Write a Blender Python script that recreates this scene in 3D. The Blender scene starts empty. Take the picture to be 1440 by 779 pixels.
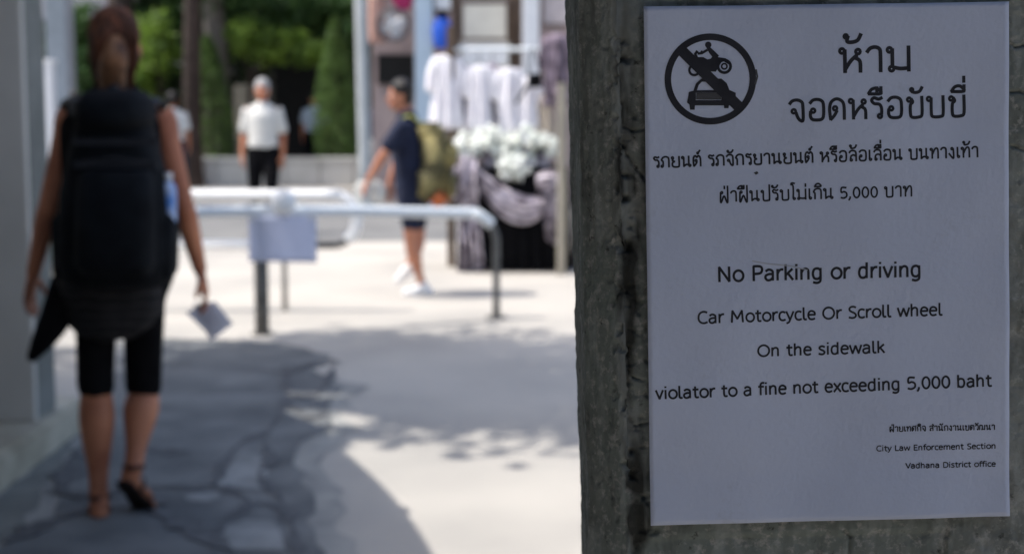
import bpy, bmesh, math, random
import numpy as np
from mathutils import Vector, Matrix, Euler
random.seed(7); rng = np.random.default_rng(7)
S = bpy.context.scene
COL = S.collection
R_ = math.radians

# ------------------------------------------------------------------ camera, world, sun, exposure
FPX = 2100.0                       # focal length in photograph pixels (photo 1440 wide)
PITCH = math.atan(241.5 / FPX)
CAM = Vector((0, 0, 1.4))
cd = bpy.data.cameras.new('camera'); cam = bpy.data.objects.new('camera', cd); COL.objects.link(cam)
cd.sensor_width = 36; cd.lens = 36 * FPX / 1440
cd.clip_start = 0.05; cd.clip_end = 1000
cam.location = CAM; cam.rotation_euler = (math.pi / 2 - PITCH, 0, 0)
cd.dof.use_dof = True; cd.dof.focus_distance = 0.862; cd.dof.aperture_fstop = 8.6
S.camera = cam
W = bpy.data.worlds.new('World'); S.world = W; W.use_nodes = True
SUN_EL, SUN_AZ = R_(62), math.atan2(-1.0, -0.06)      # azimuth from +Y towards +X
sky = W.node_tree.nodes.new('ShaderNodeTexSky'); sky.sky_type = 'NISHITA'; sky.sun_disc = False
sky.dust_density = 3.0; sky.air_density = 1.0; sky.ozone_density = 0.9; sky.sun_elevation = SUN_EL; sky.sun_rotation = SUN_AZ
W.node_tree.links.new(sky.outputs[0], W.node_tree.nodes['Background'].inputs[0])
W.node_tree.nodes['Background'].inputs[1].default_value = 0.15
SD = Vector((math.sin(SUN_AZ) * math.cos(SUN_EL), math.cos(SUN_AZ) * math.cos(SUN_EL), math.sin(SUN_EL)))
ld = bpy.data.lights.new('sun', 'SUN'); ld.energy = 3.0; ld.angle = R_(0.5); ld.color = (1, .955, .89)
lo = bpy.data.objects.new('sun', ld); COL.objects.link(lo); lo.rotation_euler = SD.to_track_quat('Z', 'Y').to_euler()
lo.location = (0, 0, 30)
S.view_settings.view_transform = 'Standard'; S.view_settings.look = 'None'
S.view_settings.exposure = 0.90; S.view_settings.gamma = 1

# ------------------------------------------------------------------ pixel -> world
CF = Vector((0, math.cos(PITCH), -math.sin(PITCH))); CR = Vector((1, 0, 0)); CU = CR.cross(CF)
def ray(px, py): return CF * FPX + CR * (px - 720) + CU * (389.5 - py)
def P(px, py, Y):
    r = ray(px, py); return CAM + r * (Y / r.y)
def G(px, py, z=0.0):
    r = ray(px, py); return CAM + r * ((z - CAM.z) / r.z)
def SX(s): return CAM  # unused

# ------------------------------------------------------------------ materials
MATS = {}
def mat(name, c1, c2=None, rough=.8, scale=8, bump=0, bscale=60, spec=.3, detail=4, metal=0, trans=0, contrast=(.35, .65)):
    if name in MATS: return MATS[name]
    m = bpy.data.materials.new(name); m.use_nodes = True; nt = m.node_tree; N = nt.nodes; L = nt.links
    b = N['Principled BSDF']; b.inputs['Roughness'].default_value = rough
    b.inputs['Specular IOR Level'].default_value = spec; b.inputs['Metallic'].default_value = metal
    tc = N.new('ShaderNodeTexCoord')
    if c2 is None: c2 = tuple(x * .8 for x in c1)
    n = N.new('ShaderNodeTexNoise'); n.inputs['Scale'].default_value = scale; n.inputs['Detail'].default_value = detail
    L.new(tc.outputs['Object'], n.inputs['Vector'])
    r = N.new('ShaderNodeValToRGB'); r.color_ramp.elements[0].position, r.color_ramp.elements[1].position = contrast
    r.color_ramp.elements[0].color = (*c2, 1); r.color_ramp.elements[1].color = (*c1, 1)
    L.new(n.outputs[0], r.inputs[0]); L.new(r.outputs[0], b.inputs['Base Color'])
    if bump:
        n2 = N.new('ShaderNodeTexNoise'); n2.inputs['Scale'].default_value = bscale; n2.inputs['Detail'].default_value = 6
        L.new(tc.outputs['Object'], n2.inputs['Vector'])
        bp = N.new('ShaderNodeBump'); bp.inputs['Strength'].default_value = bump; bp.inputs['Distance'].default_value = .01
        L.new(n2.outputs[0], bp.inputs['Height']); L.new(bp.outputs[0], b.inputs['Normal'])
    if trans:
        t = N.new('ShaderNodeBsdfTranslucent'); L.new(r.outputs[0], t.inputs[0])
        mx = N.new('ShaderNodeMixShader'); mx.inputs[0].default_value = trans
        L.new(b.outputs[0], mx.inputs[1]); L.new(t.outputs[0], mx.inputs[2]); L.new(mx.outputs[0], N['Material Output'].inputs[0])
    MATS[name] = m; return m

# ------------------------------------------------------------------ object helpers
def tag(o, label=None, cat=None, group=None, kind=None):
    if label: o['label'] = label
    if cat: o['category'] = cat
    if group: o['group'] = group
    if kind: o['kind'] = kind
    return o
def thing(name, label, cat, loc=(0, 0, 0), rz=0, group=None):
    o = bpy.data.objects.new(name, None); COL.objects.link(o); o.location = loc; o.rotation_euler = (0, 0, rz)
    o.empty_display_size = .1
    return tag(o, label, cat, group)
def link(name, me, m, parent=None):
    o = bpy.data.objects.new(name, me); COL.objects.link(o)
    if m: me.materials.append(m)
    if parent: o.parent = parent
    return o
def obj(name, bm, m, parent=None, smooth=False, world=False):
    """link a bmesh; world=True: its coordinates are world ones although it has a parent"""
    me = bpy.data.meshes.new(name)
    if world and parent is not None: bm.transform(pmat(parent).inverted())
    bm.normal_update()
    if smooth:
        for f in bm.faces: f.smooth = True
    bm.to_mesh(me); bm.free()
    return link(name, me, m, parent)
def pmat(p):
    M = Matrix.Translation(p.location) @ p.rotation_euler.to_matrix().to_4x4()
    return pmat(p.parent) @ M if p.parent else M
def nb(): return bmesh.new()
def box(bm, x0, x1, y0, y1, z0, z1, bev=0):
    r = bmesh.ops.create_cube(bm, size=1, matrix=Matrix.Translation(((x0 + x1) / 2, (y0 + y1) / 2, (z0 + z1) / 2)) @ Matrix.Diagonal((x1 - x0, y1 - y0, z1 - z0, 1)))
    if bev:
        es = list({e for v in r['verts'] for e in v.link_edges})
        bmesh.ops.bevel(bm, geom=es, offset=bev, segments=2, affect='EDGES', profile=.6)
    return bm
def catmull(pts, n):
    out = []
    k = len(pts)
    for i in range(k - 1):
        p0, p1, p2, p3 = pts[max(i - 1, 0)], pts[i], pts[i + 1], pts[min(i + 2, k - 1)]
        for j in range(n):
            t = j / n
            out.append(tuple(.5 * (2 * b + (c - a) * t + (2 * a - 5 * b + 4 * c - d) * t * t + (-a + 3 * b - 3 * c + d) * t ** 3) for a, b, c, d in zip(p0, p1, p2, p3)))
    out.append(tuple(pts[-1])); return out
def loft(bm, pts, side=(1, 0, 0), n=14, steps=4, cap=True, ripple=None):
    """pts: (x,y,z,r_side,r_other). Smooth tapered tube with elliptical section and rounded ends"""
    pts = [tuple(p) if len(p) == 5 else (*p, p[3]) for p in pts]
    q = catmull(pts, steps) if steps > 1 and len(pts) > 2 else pts
    rings = []; sv = Vector(side)
    for i, p in enumerate(q):
        a = Vector(q[max(i - 1, 0)][:3]); b = Vector(q[min(i + 1, len(q) - 1)][:3]); t = (b - a).normalized() if (b - a).length > 1e-9 else Vector((0, 0, 1))
        s = (sv - t * sv.dot(t))
        if s.length < 1e-3: s = t.orthogonal()
        s.normalize(); u = t.cross(s)
        rings.append((Vector(p[:3]), s, u, max(p[3], 1e-4), max(p[4], 1e-4), t))
    if cap:
        c, s, u, a, b, t = rings[0]; m = min(a, b)
        pre = [(c - t * m * .95, s, u, a * .3, b * .3, t), (c - t * m * .7, s, u, a * .7, b * .7, t), (c - t * m * .35, s, u, a * .93, b * .93, t)]
        c, s, u, a, b, t = rings[-1]; m = min(a, b)
        post = [(c + t * m * .35, s, u, a * .93, b * .93, t), (c + t * m * .7, s, u, a * .7, b * .7, t), (c + t * m * .95, s, u, a * .3, b * .3, t)]
        rings = pre + rings + post
    prev = None; first = None
    for k, (c, s, u, a, b, t) in enumerate(rings):
        vs = []
        for j in range(n):
            th = 2 * math.pi * j / n; f = 1 if ripple is None else ripple(th, k / len(rings))
            vs.append(bm.verts.new(c + s * math.cos(th) * a * f + u * math.sin(th) * b * f))
        if prev:
            for j in range(n): bm.faces.new((prev[j], prev[(j + 1) % n], vs[(j + 1) % n], vs[j]))
        else: first = vs
        prev = vs
    bm.faces.new(first[::-1]); bm.faces.new(prev)
    return bm
def tube(bm, pts, r, n=10, steps=1, side=(1, .1, .05)): return loft(bm, [(*p, r) for p in pts], side, n, steps, cap=False)
def ell(bm, c, r, rot=None, seg=20, rings=14):
    M = Matrix.Translation(c) @ (rot.to_matrix().to_4x4() if rot else Matrix()) @ Matrix.Diagonal((*r, 1))
    bmesh.ops.create_uvsphere(bm, u_segments=seg, v_segments=rings, radius=1, matrix=M); return bm
def fused(name, bm, m, parent, voxel, smooth=4):
    """voxel remesh of overlapping closed shapes into ONE continuous surface"""
    me = bpy.data.meshes.new(name); bm.to_mesh(me); bm.free()
    t = bpy.data.objects.new(name, me); COL.objects.link(t)
    r = t.modifiers.new('r', 'REMESH'); r.mode = 'VOXEL'; r.voxel_size = voxel; r.use_smooth_shade = True
    s = t.modifiers.new('s', 'SMOOTH'); s.factor = .5; s.iterations = smooth
    dg = bpy.context.evaluated_depsgraph_get(); me2 = bpy.data.meshes.new_from_object(t.evaluated_get(dg))
    bpy.data.objects.remove(t); bpy.data.meshes.remove(me)
    for p in me2.polygons: p.use_smooth = True
    me2.materials.clear()
    return link(name, me2, m, parent)
def leaves(name, pts, size, m, parent=None, kind=None, up=.3):
    """many folded leaf faces at the points (n,3)"""
    n = len(pts); a = rng.normal(size=(n, 3)); a[:, 2] *= .6; a /= np.linalg.norm(a, axis=1)[:, None]
    b = rng.normal(size=(n, 3)); b -= (b * a).sum(1)[:, None] * a; b /= np.linalg.norm(b, axis=1)[:, None]
    s = size * rng.uniform(.6, 1.3, n)[:, None]
    nn = np.cross(a, b)
    v = np.stack([pts - a * s * .5, pts + b * s * .28 + nn * s * .06, pts + a * s * .5, pts - b * s * .28 + nn * s * .06], 1).reshape(-1, 3)
    i = np.arange(n)[:, None] * 4
    f = np.concatenate([i + [0, 1, 2], i + [0, 2, 3]], 0)
    me = bpy.data.meshes.new(name); me.vertices.add(len(v)); me.vertices.foreach_set('co', v.astype(np.float32).ravel())
    me.loops.add(f.size); me.loops.foreach_set('vertex_index', f.astype(np.int32).ravel())
    me.polygons.add(len(f)); me.polygons.foreach_set('loop_start', np.arange(0, f.size, 3, dtype=np.int32))
    me.update(); me.validate()
    o = link(name, me, m, parent)
    if kind: o['kind'] = kind
    return o
def crown_pts(n, c, r, clumps=40, cs=.25, shell=.5):
    d = rng.normal(size=(clumps, 3)); d /= np.linalg.norm(d, axis=1)[:, None]
    cc = d * rng.uniform(shell, 1, clumps)[:, None]
    k = rng.integers(0, clumps, n)
    q = cc[k] + rng.normal(size=(n, 3)) * cs * rng.uniform(.6, 1.2, clumps)[k][:, None]
    return q * np.array(r) + np.array(c)

# ------------------------------------------------------------------ base colours
m_pave = mat('pale_concrete_paving', (.415, .39, .35), (.315, .30, .275), .9, .9, .3, 90, detail=9, contrast=(.3, .62))
m_road = mat('road_surface', (.18, .18, .175), (.13, .13, .13), .9, 1.2, .2, 60, detail=8)
m_asph = mat('worn_asphalt', (.18, .185, .183), (.10, .105, .107), .85, 3.2, .5, 120, detail=9)
m_seam = mat('tar_seam', (.11, .112, .115), (.06, .062, .065), .7, 20, .5, 80)
m_patch = mat('pale_worn_asphalt', (.30, .305, .30), (.20, .205, .20), .9, 6, .4, 90)
m_kerb = mat('kerb_concrete', (.50, .46, .37), (.33, .30, .23), .9, 5, .4, 70)
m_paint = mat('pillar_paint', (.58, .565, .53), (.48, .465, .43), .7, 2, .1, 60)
m_paint_shade = mat('pillar_shade_tone', (.20, .21, .20), (.13, .14, .13), .8, 4)  # darker than the front: side shade put into the colour
m_wall = mat('planter_concrete', (.48, .49, .47), (.40, .41, .39), .9, 2, .2)
m_trunk_d = mat('dark_bark', (.055, .04, .033), (.03, .022, .018), .95, 6, .6, 25)
m_trunk_l = mat('grey_bark', (.18, .16, .14), (.10, .09, .08), .95, 6, .6, 25)
m_leaf_d = mat('dark_leaf', (.035, .065, .022), (.018, .036, .014), .6, 1.2, trans=.25)
m_leaf_m = mat('green_leaf', (.075, .15, .04), (.035, .075, .02), .55, 1.5, trans=.35)
m_leaf_b = mat('bright_leaf', (.22, .34, .05), (.08, .14, .03), .5, 2.5, trans=.5)
m_shrub = mat('clipped_shrub_leaf', (.13, .22, .06), (.07, .12, .035), .6, 3, trans=.4)
m_galv = mat('galvanised_pipe', (.76, .80, .82), (.68, .72, .74), .4, 30, metal=0, spec=.6)
m_wpipe = mat('white_painted_pipe', (.88, .88, .87), (.82, .82, .81), .4, 20, spec=.5)
m_post = mat('dull_pipe_post', (.16, .155, .145), (.09, .088, .08), .6, 20, spec=.4)
m_white = mat('white_plastic', (.82, .82, .82), (.74, .74, .75), .4, 10)
m_skin = mat('skin', (.50, .20, .105), (.33, .115, .06), .55, 7, spec=.35)
m_skin_r = mat('tanned_skin', (.50, .22, .13), (.42, .17, .10), .55, 12, spec=.35)
m_black = mat('black_cloth', (.007, .007, .008), (.004, .004, .005), .95, 12, .2, 120, spec=.08)
m_bag = mat('black_nylon', (.007, .009, .012), (.004, .005, .007), .85, 14, .2, 90, spec=.12)
m_strap = mat('black_webbing', (.02, .022, .028), (.012, .013, .017), .6, 30)
m_hair = mat('auburn_hair', (.12, .042, .020), (.035, .014, .008), .75, 1, .6, 90, spec=.2, contrast=(.42, .62))
_n = m_hair.node_tree; _m = _n.nodes.new('ShaderNodeMapping'); _m.inputs['Scale'].default_value = (60, 60, 5)
_t = [q for q in _n.nodes if q.type == 'TEX_COORD'][0]; _x = [q for q in _n.nodes if q.type == 'TEX_NOISE' and abs(q.inputs['Scale'].default_value - 1) < .01][0]
_n.links.new(_t.outputs['Object'], _m.inputs['Vector']); _n.links.new(_m.outputs[0], _x.inputs['Vector'])
m_hair_b = mat('sun_bleached_hair', (.21, .095, .04), (.07, .03, .014), .5, 25, .5, 90)
m_hair_k = mat('black_hair', (.014, .011, .010), (.008, .007, .006), .5, 25, .4, 90)
m_hair_g = mat('grey_hair', (.42, .41, .40), (.25, .25, .25), .7, 25, .4, 90)
m_shirt = mat('white_shirt', (.62, .61, .57), (.52, .52, .50), .8, 6)
m_navy = mat('navy_cloth', (.012, .018, .045), (.008, .011, .028), .85, 8)
m_olive = mat('olive_canvas', (.27, .23, .10), (.09, .08, .04), .85, 9, .3, 60, contrast=(.42, .58))
m_yellow = mat('yellow_green_strap', (.42, .42, .10), None, .7)
m_sandal = mat('brown_leather', (.10, .028, .018), (.05, .015, .01), .5, 14)
m_sole = mat('dark_rubber', (.02, .012, .010), None, .8)
m_beige = mat('beige_plaster', (.42, .38, .30), (.34, .31, .25), .9, 3)
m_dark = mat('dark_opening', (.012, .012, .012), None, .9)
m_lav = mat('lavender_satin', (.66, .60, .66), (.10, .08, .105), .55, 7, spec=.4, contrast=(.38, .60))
m_dress = mat('white_cotton', (.88, .86, .89), (.76, .73, .78), .8, 6)
m_wood = mat('brown_wood', (.17, .12, .085), (.10, .07, .05), .7, 6)
m_cream = mat('cream_board', (.74, .70, .60), (.66, .62, .53), .7, 5)
m_bluew = mat('pale_blue_paint', (.50, .60, .68), (.44, .54, .62), .6, 4)
m_pink = mat('dusty_pink_plaster', (.42, .33, .31), (.33, .26, .25), .9, 2)

# ------------------------------------------------------------------ the setting: ground
bm = nb(); box(bm, -320, 320, -120, 520, -.4, 0); tag(obj('ground', bm, m_pave), kind='structure')
bm = nb(); box(bm, -60, 60, 15.4, 25.2, -.1, .004); tag(obj('road', bm, m_road), kind='structure')
def sheet(name, poly, z, m, jag=0, parent=None):
    """flat irregular ground sheet from ground points (world x,y)"""
    pts = []
    for i, a in enumerate(poly):
        b = poly[(i + 1) % len(poly)]
        k = max(1, int(math.dist(a, b) / .12)) if jag else 1
        for j in range(k):
            t = j / k; pts.append((a[0] * (1 - t) + b[0] * t + (random.uniform(-jag, jag) if j or jag else 0), a[1] * (1 - t) + b[1] * t + (random.uniform(-jag, jag) if jag else 0)))
    bm = nb(); top = [bm.verts.new((x, y, z)) for x, y in pts]; f = bm.faces.new(top)
    bmesh.ops.triangulate(bm, faces=[f])
    bm.normal_update(); dn = [q for q in bm.faces if q.normal.z < 0]
    if dn: bmesh.ops.reverse_faces(bm, faces=dn)
    o = obj(name, bm, m, parent); return o
gpx = lambda *a: [tuple(G(x, y)[:2]) for x, y in a]
poly = [(-1.6, 1.2), (-.25, 1.2)] + gpx((462, 779), (440, 735), (430, 690), (415, 655), (428, 625), (470, 600), (455, 570), (480, 545), (440, 520), (465, 500), (420, 488), (360, 480), (270, 478), (180, 476), (150, 560), (118, 615), (98, 660), (84, 712), (40, 748), (0, 775))
fr = [(x + .10, y) if x > -1.0 else (x - .04, y) for x, y in poly]
tag(sheet('gutter_strip', [(-1.858, 1.2), (-1.2, 1.2), (-1.25, 4.4), (-1.45, 5.4), (-1.75, 6.2), (-1.862, 6.42)], .0018, mat('gutter_film', (.22, .225, .205), (.15, .155, .145), .9, 4, .3, 110, detail=9), .02), kind='structure')
tag(sheet('asphalt_fringe', fr, .003, mat('thin_asphalt_film', (.33, .325, .30), (.22, .22, .21), .9, 5, .3, 110, detail=9), .05), kind='structure')
asph = sheet('asphalt_patch', poly, .006, m_asph, .03); tag(asph, kind='structure')
def ribbon(name, px, w, z, m, parent=None, jit=.55):
    g = [Vector((*G(x, y)[:2], 0)) for x, y in px]
    q = [Vector(p) for p in catmull([tuple(v) for v in g], 7)]
    bm = nb(); pr = None
    for i, p in enumerate(q):
        t = (q[min(i + 1, len(q) - 1)] - q[max(i - 1, 0)]).normalized(); s = Vector((-t.y, t.x, 0))
        e = min(1, min(i, len(q) - 1 - i) / 3 + .15) * (.62 + .42 * math.sin(i * .55 + len(q)))
        a = bm.verts.new(p + s * w * e * random.uniform(1 - jit, 1 + jit) + Vector((0, 0, z))); b = bm.verts.new(p - s * w * e * random.uniform(1 - jit, 1 + jit) + Vector((0, 0, z)))
        if pr: bm.faces.new((pr[0], pr[1], b, a))
        pr = (a, b)
    bm.normal_update()
    for f in bm.faces:
        if f.normal.z < 0: f.normal_flip()
    return obj(name, bm, m, parent)
seams = [([(275, 640), (215, 634), (161, 629), (107, 640), (95, 665), (80, 700)], .045), ([(400, 515), (405, 545), (400, 568), (380, 604), (344, 622), (315, 650), (297, 684), (251, 688), (170, 684)], .028),
         ([(297, 684), (325, 692), (350, 710), (322, 729), (304, 751), (300, 779)], .03), ([(350, 710), (394, 715), (412, 745), (420, 779)], .035),
         ([(368, 618), (382, 650), (365, 668), (387, 693), (400, 715)], .03), ([(0, 770), (54, 743), (107, 724), (179, 715), (268, 745), (330, 779)], .05),
         ([(392, 540), (420, 560), (452, 548), (470, 520)], .035), ([(404, 568), (436, 590), (458, 580)], .03), ([(330, 520), (400, 525), (450, 510), (478, 512)], .03),
         ([(60, 690), (120, 700), (175, 690), (235, 712)], .05)]
for k, (p, w) in enumerate(seams): ribbon('tar_seam', p, w, .0095 + k * .0004, m_seam, asph)
for p in ([(322, 650), (340, 636), (362, 640), (372, 665), (366, 690), (330, 688), (308, 686)], [(320, 742), (345, 732), (380, 736), (400, 752), (396, 775), (330, 778), (312, 765)], [(262, 698), (300, 694), (318, 702), (290, 708), (264, 706)]):
    sheet('worn_patch', gpx(*p), .008, m_patch, .02, asph)
# kerb along the pillar's plinth
bm = nb(); v = [(-1.86, 1.0), (-1.865, 6.42), (-2.02, 6.5), (-4.5, 6.5), (-4.5, 1.0)]
lo_ = [bm.verts.new((x, y, 0)) for x, y in v]; hi_ = [bm.verts.new((x, y, .13)) for x, y in v]
for i in range(5): bm.faces.new((lo_[i], lo_[(i + 1) % 5], hi_[(i + 1) % 5], hi_[i]))
bm.faces.new(hi_); bmesh.ops.recalc_face_normals(bm, faces=bm.faces[:]); bmesh.ops.bevel(bm, geom=[e for e in bm.edges if e.verts[0].co.z > .1 and e.verts[1].co.z > .1], offset=.018, segments=2, affect='EDGES')
tag(obj('kerb', bm, m_kerb), kind='structure')

# ------------------------------------------------------------------ grey pillar at the left with an added slab on top that shades the pavement
t = thing('shelter', 'grey painted pillar on the kerb at the left, with an added unseen shade slab', 'shelter', (-2.3, 6.05, .13))
xs = -1.92
bm = nb(); box(bm, -2.55, xs, 5.92, 6.2, .13, 2.35, .012); obj('pillar', bm, m_paint, t, world=True)
bm = nb(); box(bm, xs, xs + .004, 5.95, 6.17, .14, 2.34); obj('side_shade', bm, m_paint_shade, t, world=True)  # thin sheet carrying the painted shade of the right face
bm = nb(); box(bm, -4.3, -4.1, -1.0, 6.2, .13, 2.35); obj('back_wall', bm, m_paint, t, world=True)
bm = nb(); box(bm, -2.55, -2.3, -1.0, -.75, .13, 2.35); obj('pillar', bm, m_paint, t, world=True)
# unseen slab added for shade, front edge curved to draw its shadow line
zr = 2.35; sx, sy = SD.x / SD.z * zr, SD.y / SD.z * zr
edge = [(-.84, 6.15), (-.643, 5.63), (-.493, 5.18), (-.355, 4.66), (-.25, 4.1), (-.17, 3.4), (-.13, 2.6), (-.15, 1.6), (-.25, .6), (-.4, -.4), (-.6, -1.0)]
edge = [(a + sx, b + sy) for a, b in catmull(edge, 4)]
pl = [(-4.5, 7.6), (-2.45, 7.6), (-2.4, 6.7), (edge[0][0] - .05, 6.3)] + edge + [(-4.5, -1.0 + sy)]
bm = nb(); a = [bm.verts.new((x, y, zr)) for x, y in pl]; b = [bm.verts.new((x, y, zr + .16)) for x, y in pl]; n = len(pl)
for i in range(n): bm.faces.new((a[i], a[(i + 1) % n], b[(i + 1) % n], b[i]))
bm.faces.new(a); bm.faces.new(b); bmesh.ops.recalc_face_normals(bm, faces=bm.faces[:]); obj('shade_roof', bm, m_paint, t, world=True)

# added unseen sunshade that keeps sun and sky off the near post
t = thing('shade_parasol', 'added unseen sunshade that shades the near post', 'shade_parasol', (-.56, .86, 0))

bm = nb(); tube(bm, [(0, 0, 0), (0, 0, 2.75)], .02); obj('mast', bm, m_galv, t)
bm = nb(); loft(bm, [(0, 0, 0, .25), (0, 0, .06, .24)], cap=False, n=20); obj('base', bm, m_kerb, t)
bm = nb(); c = bm.verts.new((0, 0, 2.75)); rr = []
for k in range(32):
    th = 2 * math.pi * k / 32; s = 1.25 * (1 - .04 * (1 - abs(math.cos(4 * th)))); rr.append(bm.verts.new((s * math.cos(th), s * math.sin(th), 2.42)))
for k in range(32): bm.faces.new((c, rr[k], rr[(k + 1) % 32]))
o = obj('canopy', bm, mat('shade_canvas', (.05, .08, .14), None, .9), t); md = o.modifiers.new('s', 'SOLIDIFY'); md.thickness = .004
for k in range(8):
    th = math.pi * k / 4; bm = nb(); tube(bm, [(0, 0, 2.73), (1.2 * math.cos(th), 1.2 * math.sin(th), 2.41)], .006, 6); obj('rib', bm, m_galv, t)

t2 = thing('shade_building', 'unseen dark building behind the camera, added to cut sky light on the near post', 'building', (0, -2.4, 0))  # unseen block added to hide sky light from the near paper
m_sb = mat('dark_plaster', (.085, .105, .14), (.06, .075, .10), .9, 1.5)
bm = nb(); box(bm, -7, 7, -7, -2.4, 0, 5.2); obj('wall', bm, m_sb, t2, world=True)
for k in range(5):
    for q in range(1):
        x = -6.6 + k * 2.8; bm = nb(); box(bm, x, x + 1.5, -2.42, -2.38, 1.2, 2.9); ww = obj('window', bm, mat('dark_glass', (.03, .035, .04), None, .1, spec=.6), t2, world=True)
        bm = nb(); box(bm, x - .06, x + 1.56, -2.38, -2.3, 1.1, 1.2); obj('sill', bm, m_wall, ww, world=True)
# ------------------------------------------------------------------ trees
def tree(label, x, y, h, r, crown, leafm, barkm, nleaf, lsize, clumps=40, cs=.22, shell=.5, lean=(0, 0), group=None, limbs=5, name='tree', gaps=()):
    t = thing(name, label, 'tree', (x, y, 0), group=group)
    bm = nb(); cz = crown[0][2]; top = Vector((lean[0], lean[1], h))
    loft(bm, [(0, 0, -.05, r * 1.35), (lean[0] * .1, lean[1] * .1, h * .12, r * 1.05), (lean[0] * .4, lean[1] * .4, h * .45, r * .92), (*top, r * .7)], n=14, steps=5, ripple=lambda th, k: 1 + .07 * math.sin(3 * th + 5 * k) + .04 * math.sin(7 * th + 11 * k))
    for k in range(limbs):
        a = 2 * math.pi * k / limbs + random.uniform(-.4, .4); cr = crown[k % len(crown)]; e = Vector(cr[0:3]) + Vector((math.cos(a) * cr[3] * .6, math.sin(a) * cr[4] * .6, random.uniform(-.1, .5) * cr[5]))
        s = top * random.uniform(.75, .98); mid = s.lerp(e, .5) + Vector((0, 0, .15))
        loft(bm, [(*s, r * .45), (*mid, r * .3), (*e, r * .1)], n=8, steps=3)
    obj('trunk', bm, barkm, t, smooth=True)
    p = np.concatenate([crown_pts(nleaf // len(crown), c[:3], c[3:], clumps, cs, shell) for c in crown])
    for (gx, gy, gr) in gaps:
        wp = p + np.array([x, y, 0]); sh = wp[:, :2] - wp[:, 2:3] * np.array([SD.x / SD.z, SD.y / SD.z]); p = p[((sh[:, 0] - gx) / (gr * 1.5)) ** 2 + ((sh[:, 1] - gy) / gr) ** 2 > 1]
    leaves('crown', p, lsize, leafm, t)
    return t
# the tree whose crown shades the pavement in front of the barrier (trunk outside the frame)
tree('broad street tree with its crown above the pavement left of the barrier', -4.3, 7.35, 4.6, .2, [(.8, .05, 5.9, 2.7, 1.5, .9), (3.0, .05, 5.9, 1.7, 1.45, .7)], m_leaf_d, m_trunk_d, 26000, .16, 60, .2, .2, gaps=[(*G(px, py)[:2], r) for px, py, r in ((440, 556, .13), (462, 590, .15), (405, 612, .16), (425, 585, .14), (90, 560, .35), (735, 560, .07), (330, 470, .10))])
def px_tree(label, px, w, Y, h, crown_px, leafm, barkm, nleaf=2500, lsize=.16, base=0, **k):
    b = P(px, 148, Y); cr = [((P(cx, cy, Y).x - b.x), 0 + dy, P(cx, cy, Y).z, rx / FPX * Y, ry_, rz / FPX * Y) for cx, cy, rx, rz, ry_, dy in crown_px]
    return tree(label, b.x, Y, h, w / 2 / FPX * Y, cr, leafm, barkm, nleaf, lsize, **k)
px_tree('dark slender tree trunk left of the clipped shrub, behind the walking woman', 268, 26, 25.6, 4.2, [(250, -110, 130, 70, 1.2, 2.6)], m_leaf_d, m_trunk_d, 2500, .2, lean=(.1, 0))
px_tree('thick grey trunk rising directly behind the left clipped shrub', 305, 36, 28.5, 4.5, [(320, -110, 140, 60, 1.3, 2.8)], m_leaf_d, m_trunk_l, 2500, .22)
px_tree('dark thick tree trunk above the head of the walking woman', 174, 40, 27.5, 4.6, [(150, -110, 120, 60, 1.2, 2.8)], m_leaf_d, m_trunk_d, 2500, .2)
px_tree('sunlit bright green bush tree between the two dark trunks', 226, 9, 27, 1.6, [(222, 72, 26, 42, .5, 0), (205, 110, 20, 25, .4, 0)], m_leaf_b, m_trunk_d, 2600, .13, clumps=24)
px_tree('young tree with sunlit leaves arching above the white-haired man', 352, 8, 27.6, 2.0, [(355, 55, 34, 26, .6, 0), (400, 70, 48, 22, .6, 0), (440, 78, 22, 15, .4, 0)], m_leaf_b, m_trunk_d, 2800, .13, clumps=24)
px_tree('leafy tree with drooping mid green branches behind the dark doorway side', 462, 14, 29, 2.8, [(380, 20, 90, 34, .8, 0), (470, 30, 60, 50, .8, 0)], m_leaf_m, m_trunk_d, 4500, .16)
px_tree('small bushy green tree at the left edge behind the woman', 118, 10, 24.5, 1.8, [(125, 95, 26, 50, .5, 0), (112, 40, 30, 30, .5, 0)], m_leaf_m, m_trunk_d, 3000, .13)
# far foliage that reads as one mass
p = np.stack([rng.uniform(-11.5, -1.2, 16000), rng.uniform(30.5, 33.5, 16000), rng.uniform(0, 5.2, 16000)], 1)
k = (np.sin(p[:, 0] * 1.7) + np.sin(p[:, 2] * 2.3 + p[:, 0]) + rng.normal(size=len(p)) * .8) > -1.0
leaves('far_foliage', p[k], .26, m_leaf_d, None, 'stuff')
pf = crown_pts(7000, (-7, 30.0, 2.9), (5, .5, 1.6), 30, .12, .1)
leaves('sunlit_foliage', pf, .17, m_leaf_m, None, 'stuff')

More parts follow.
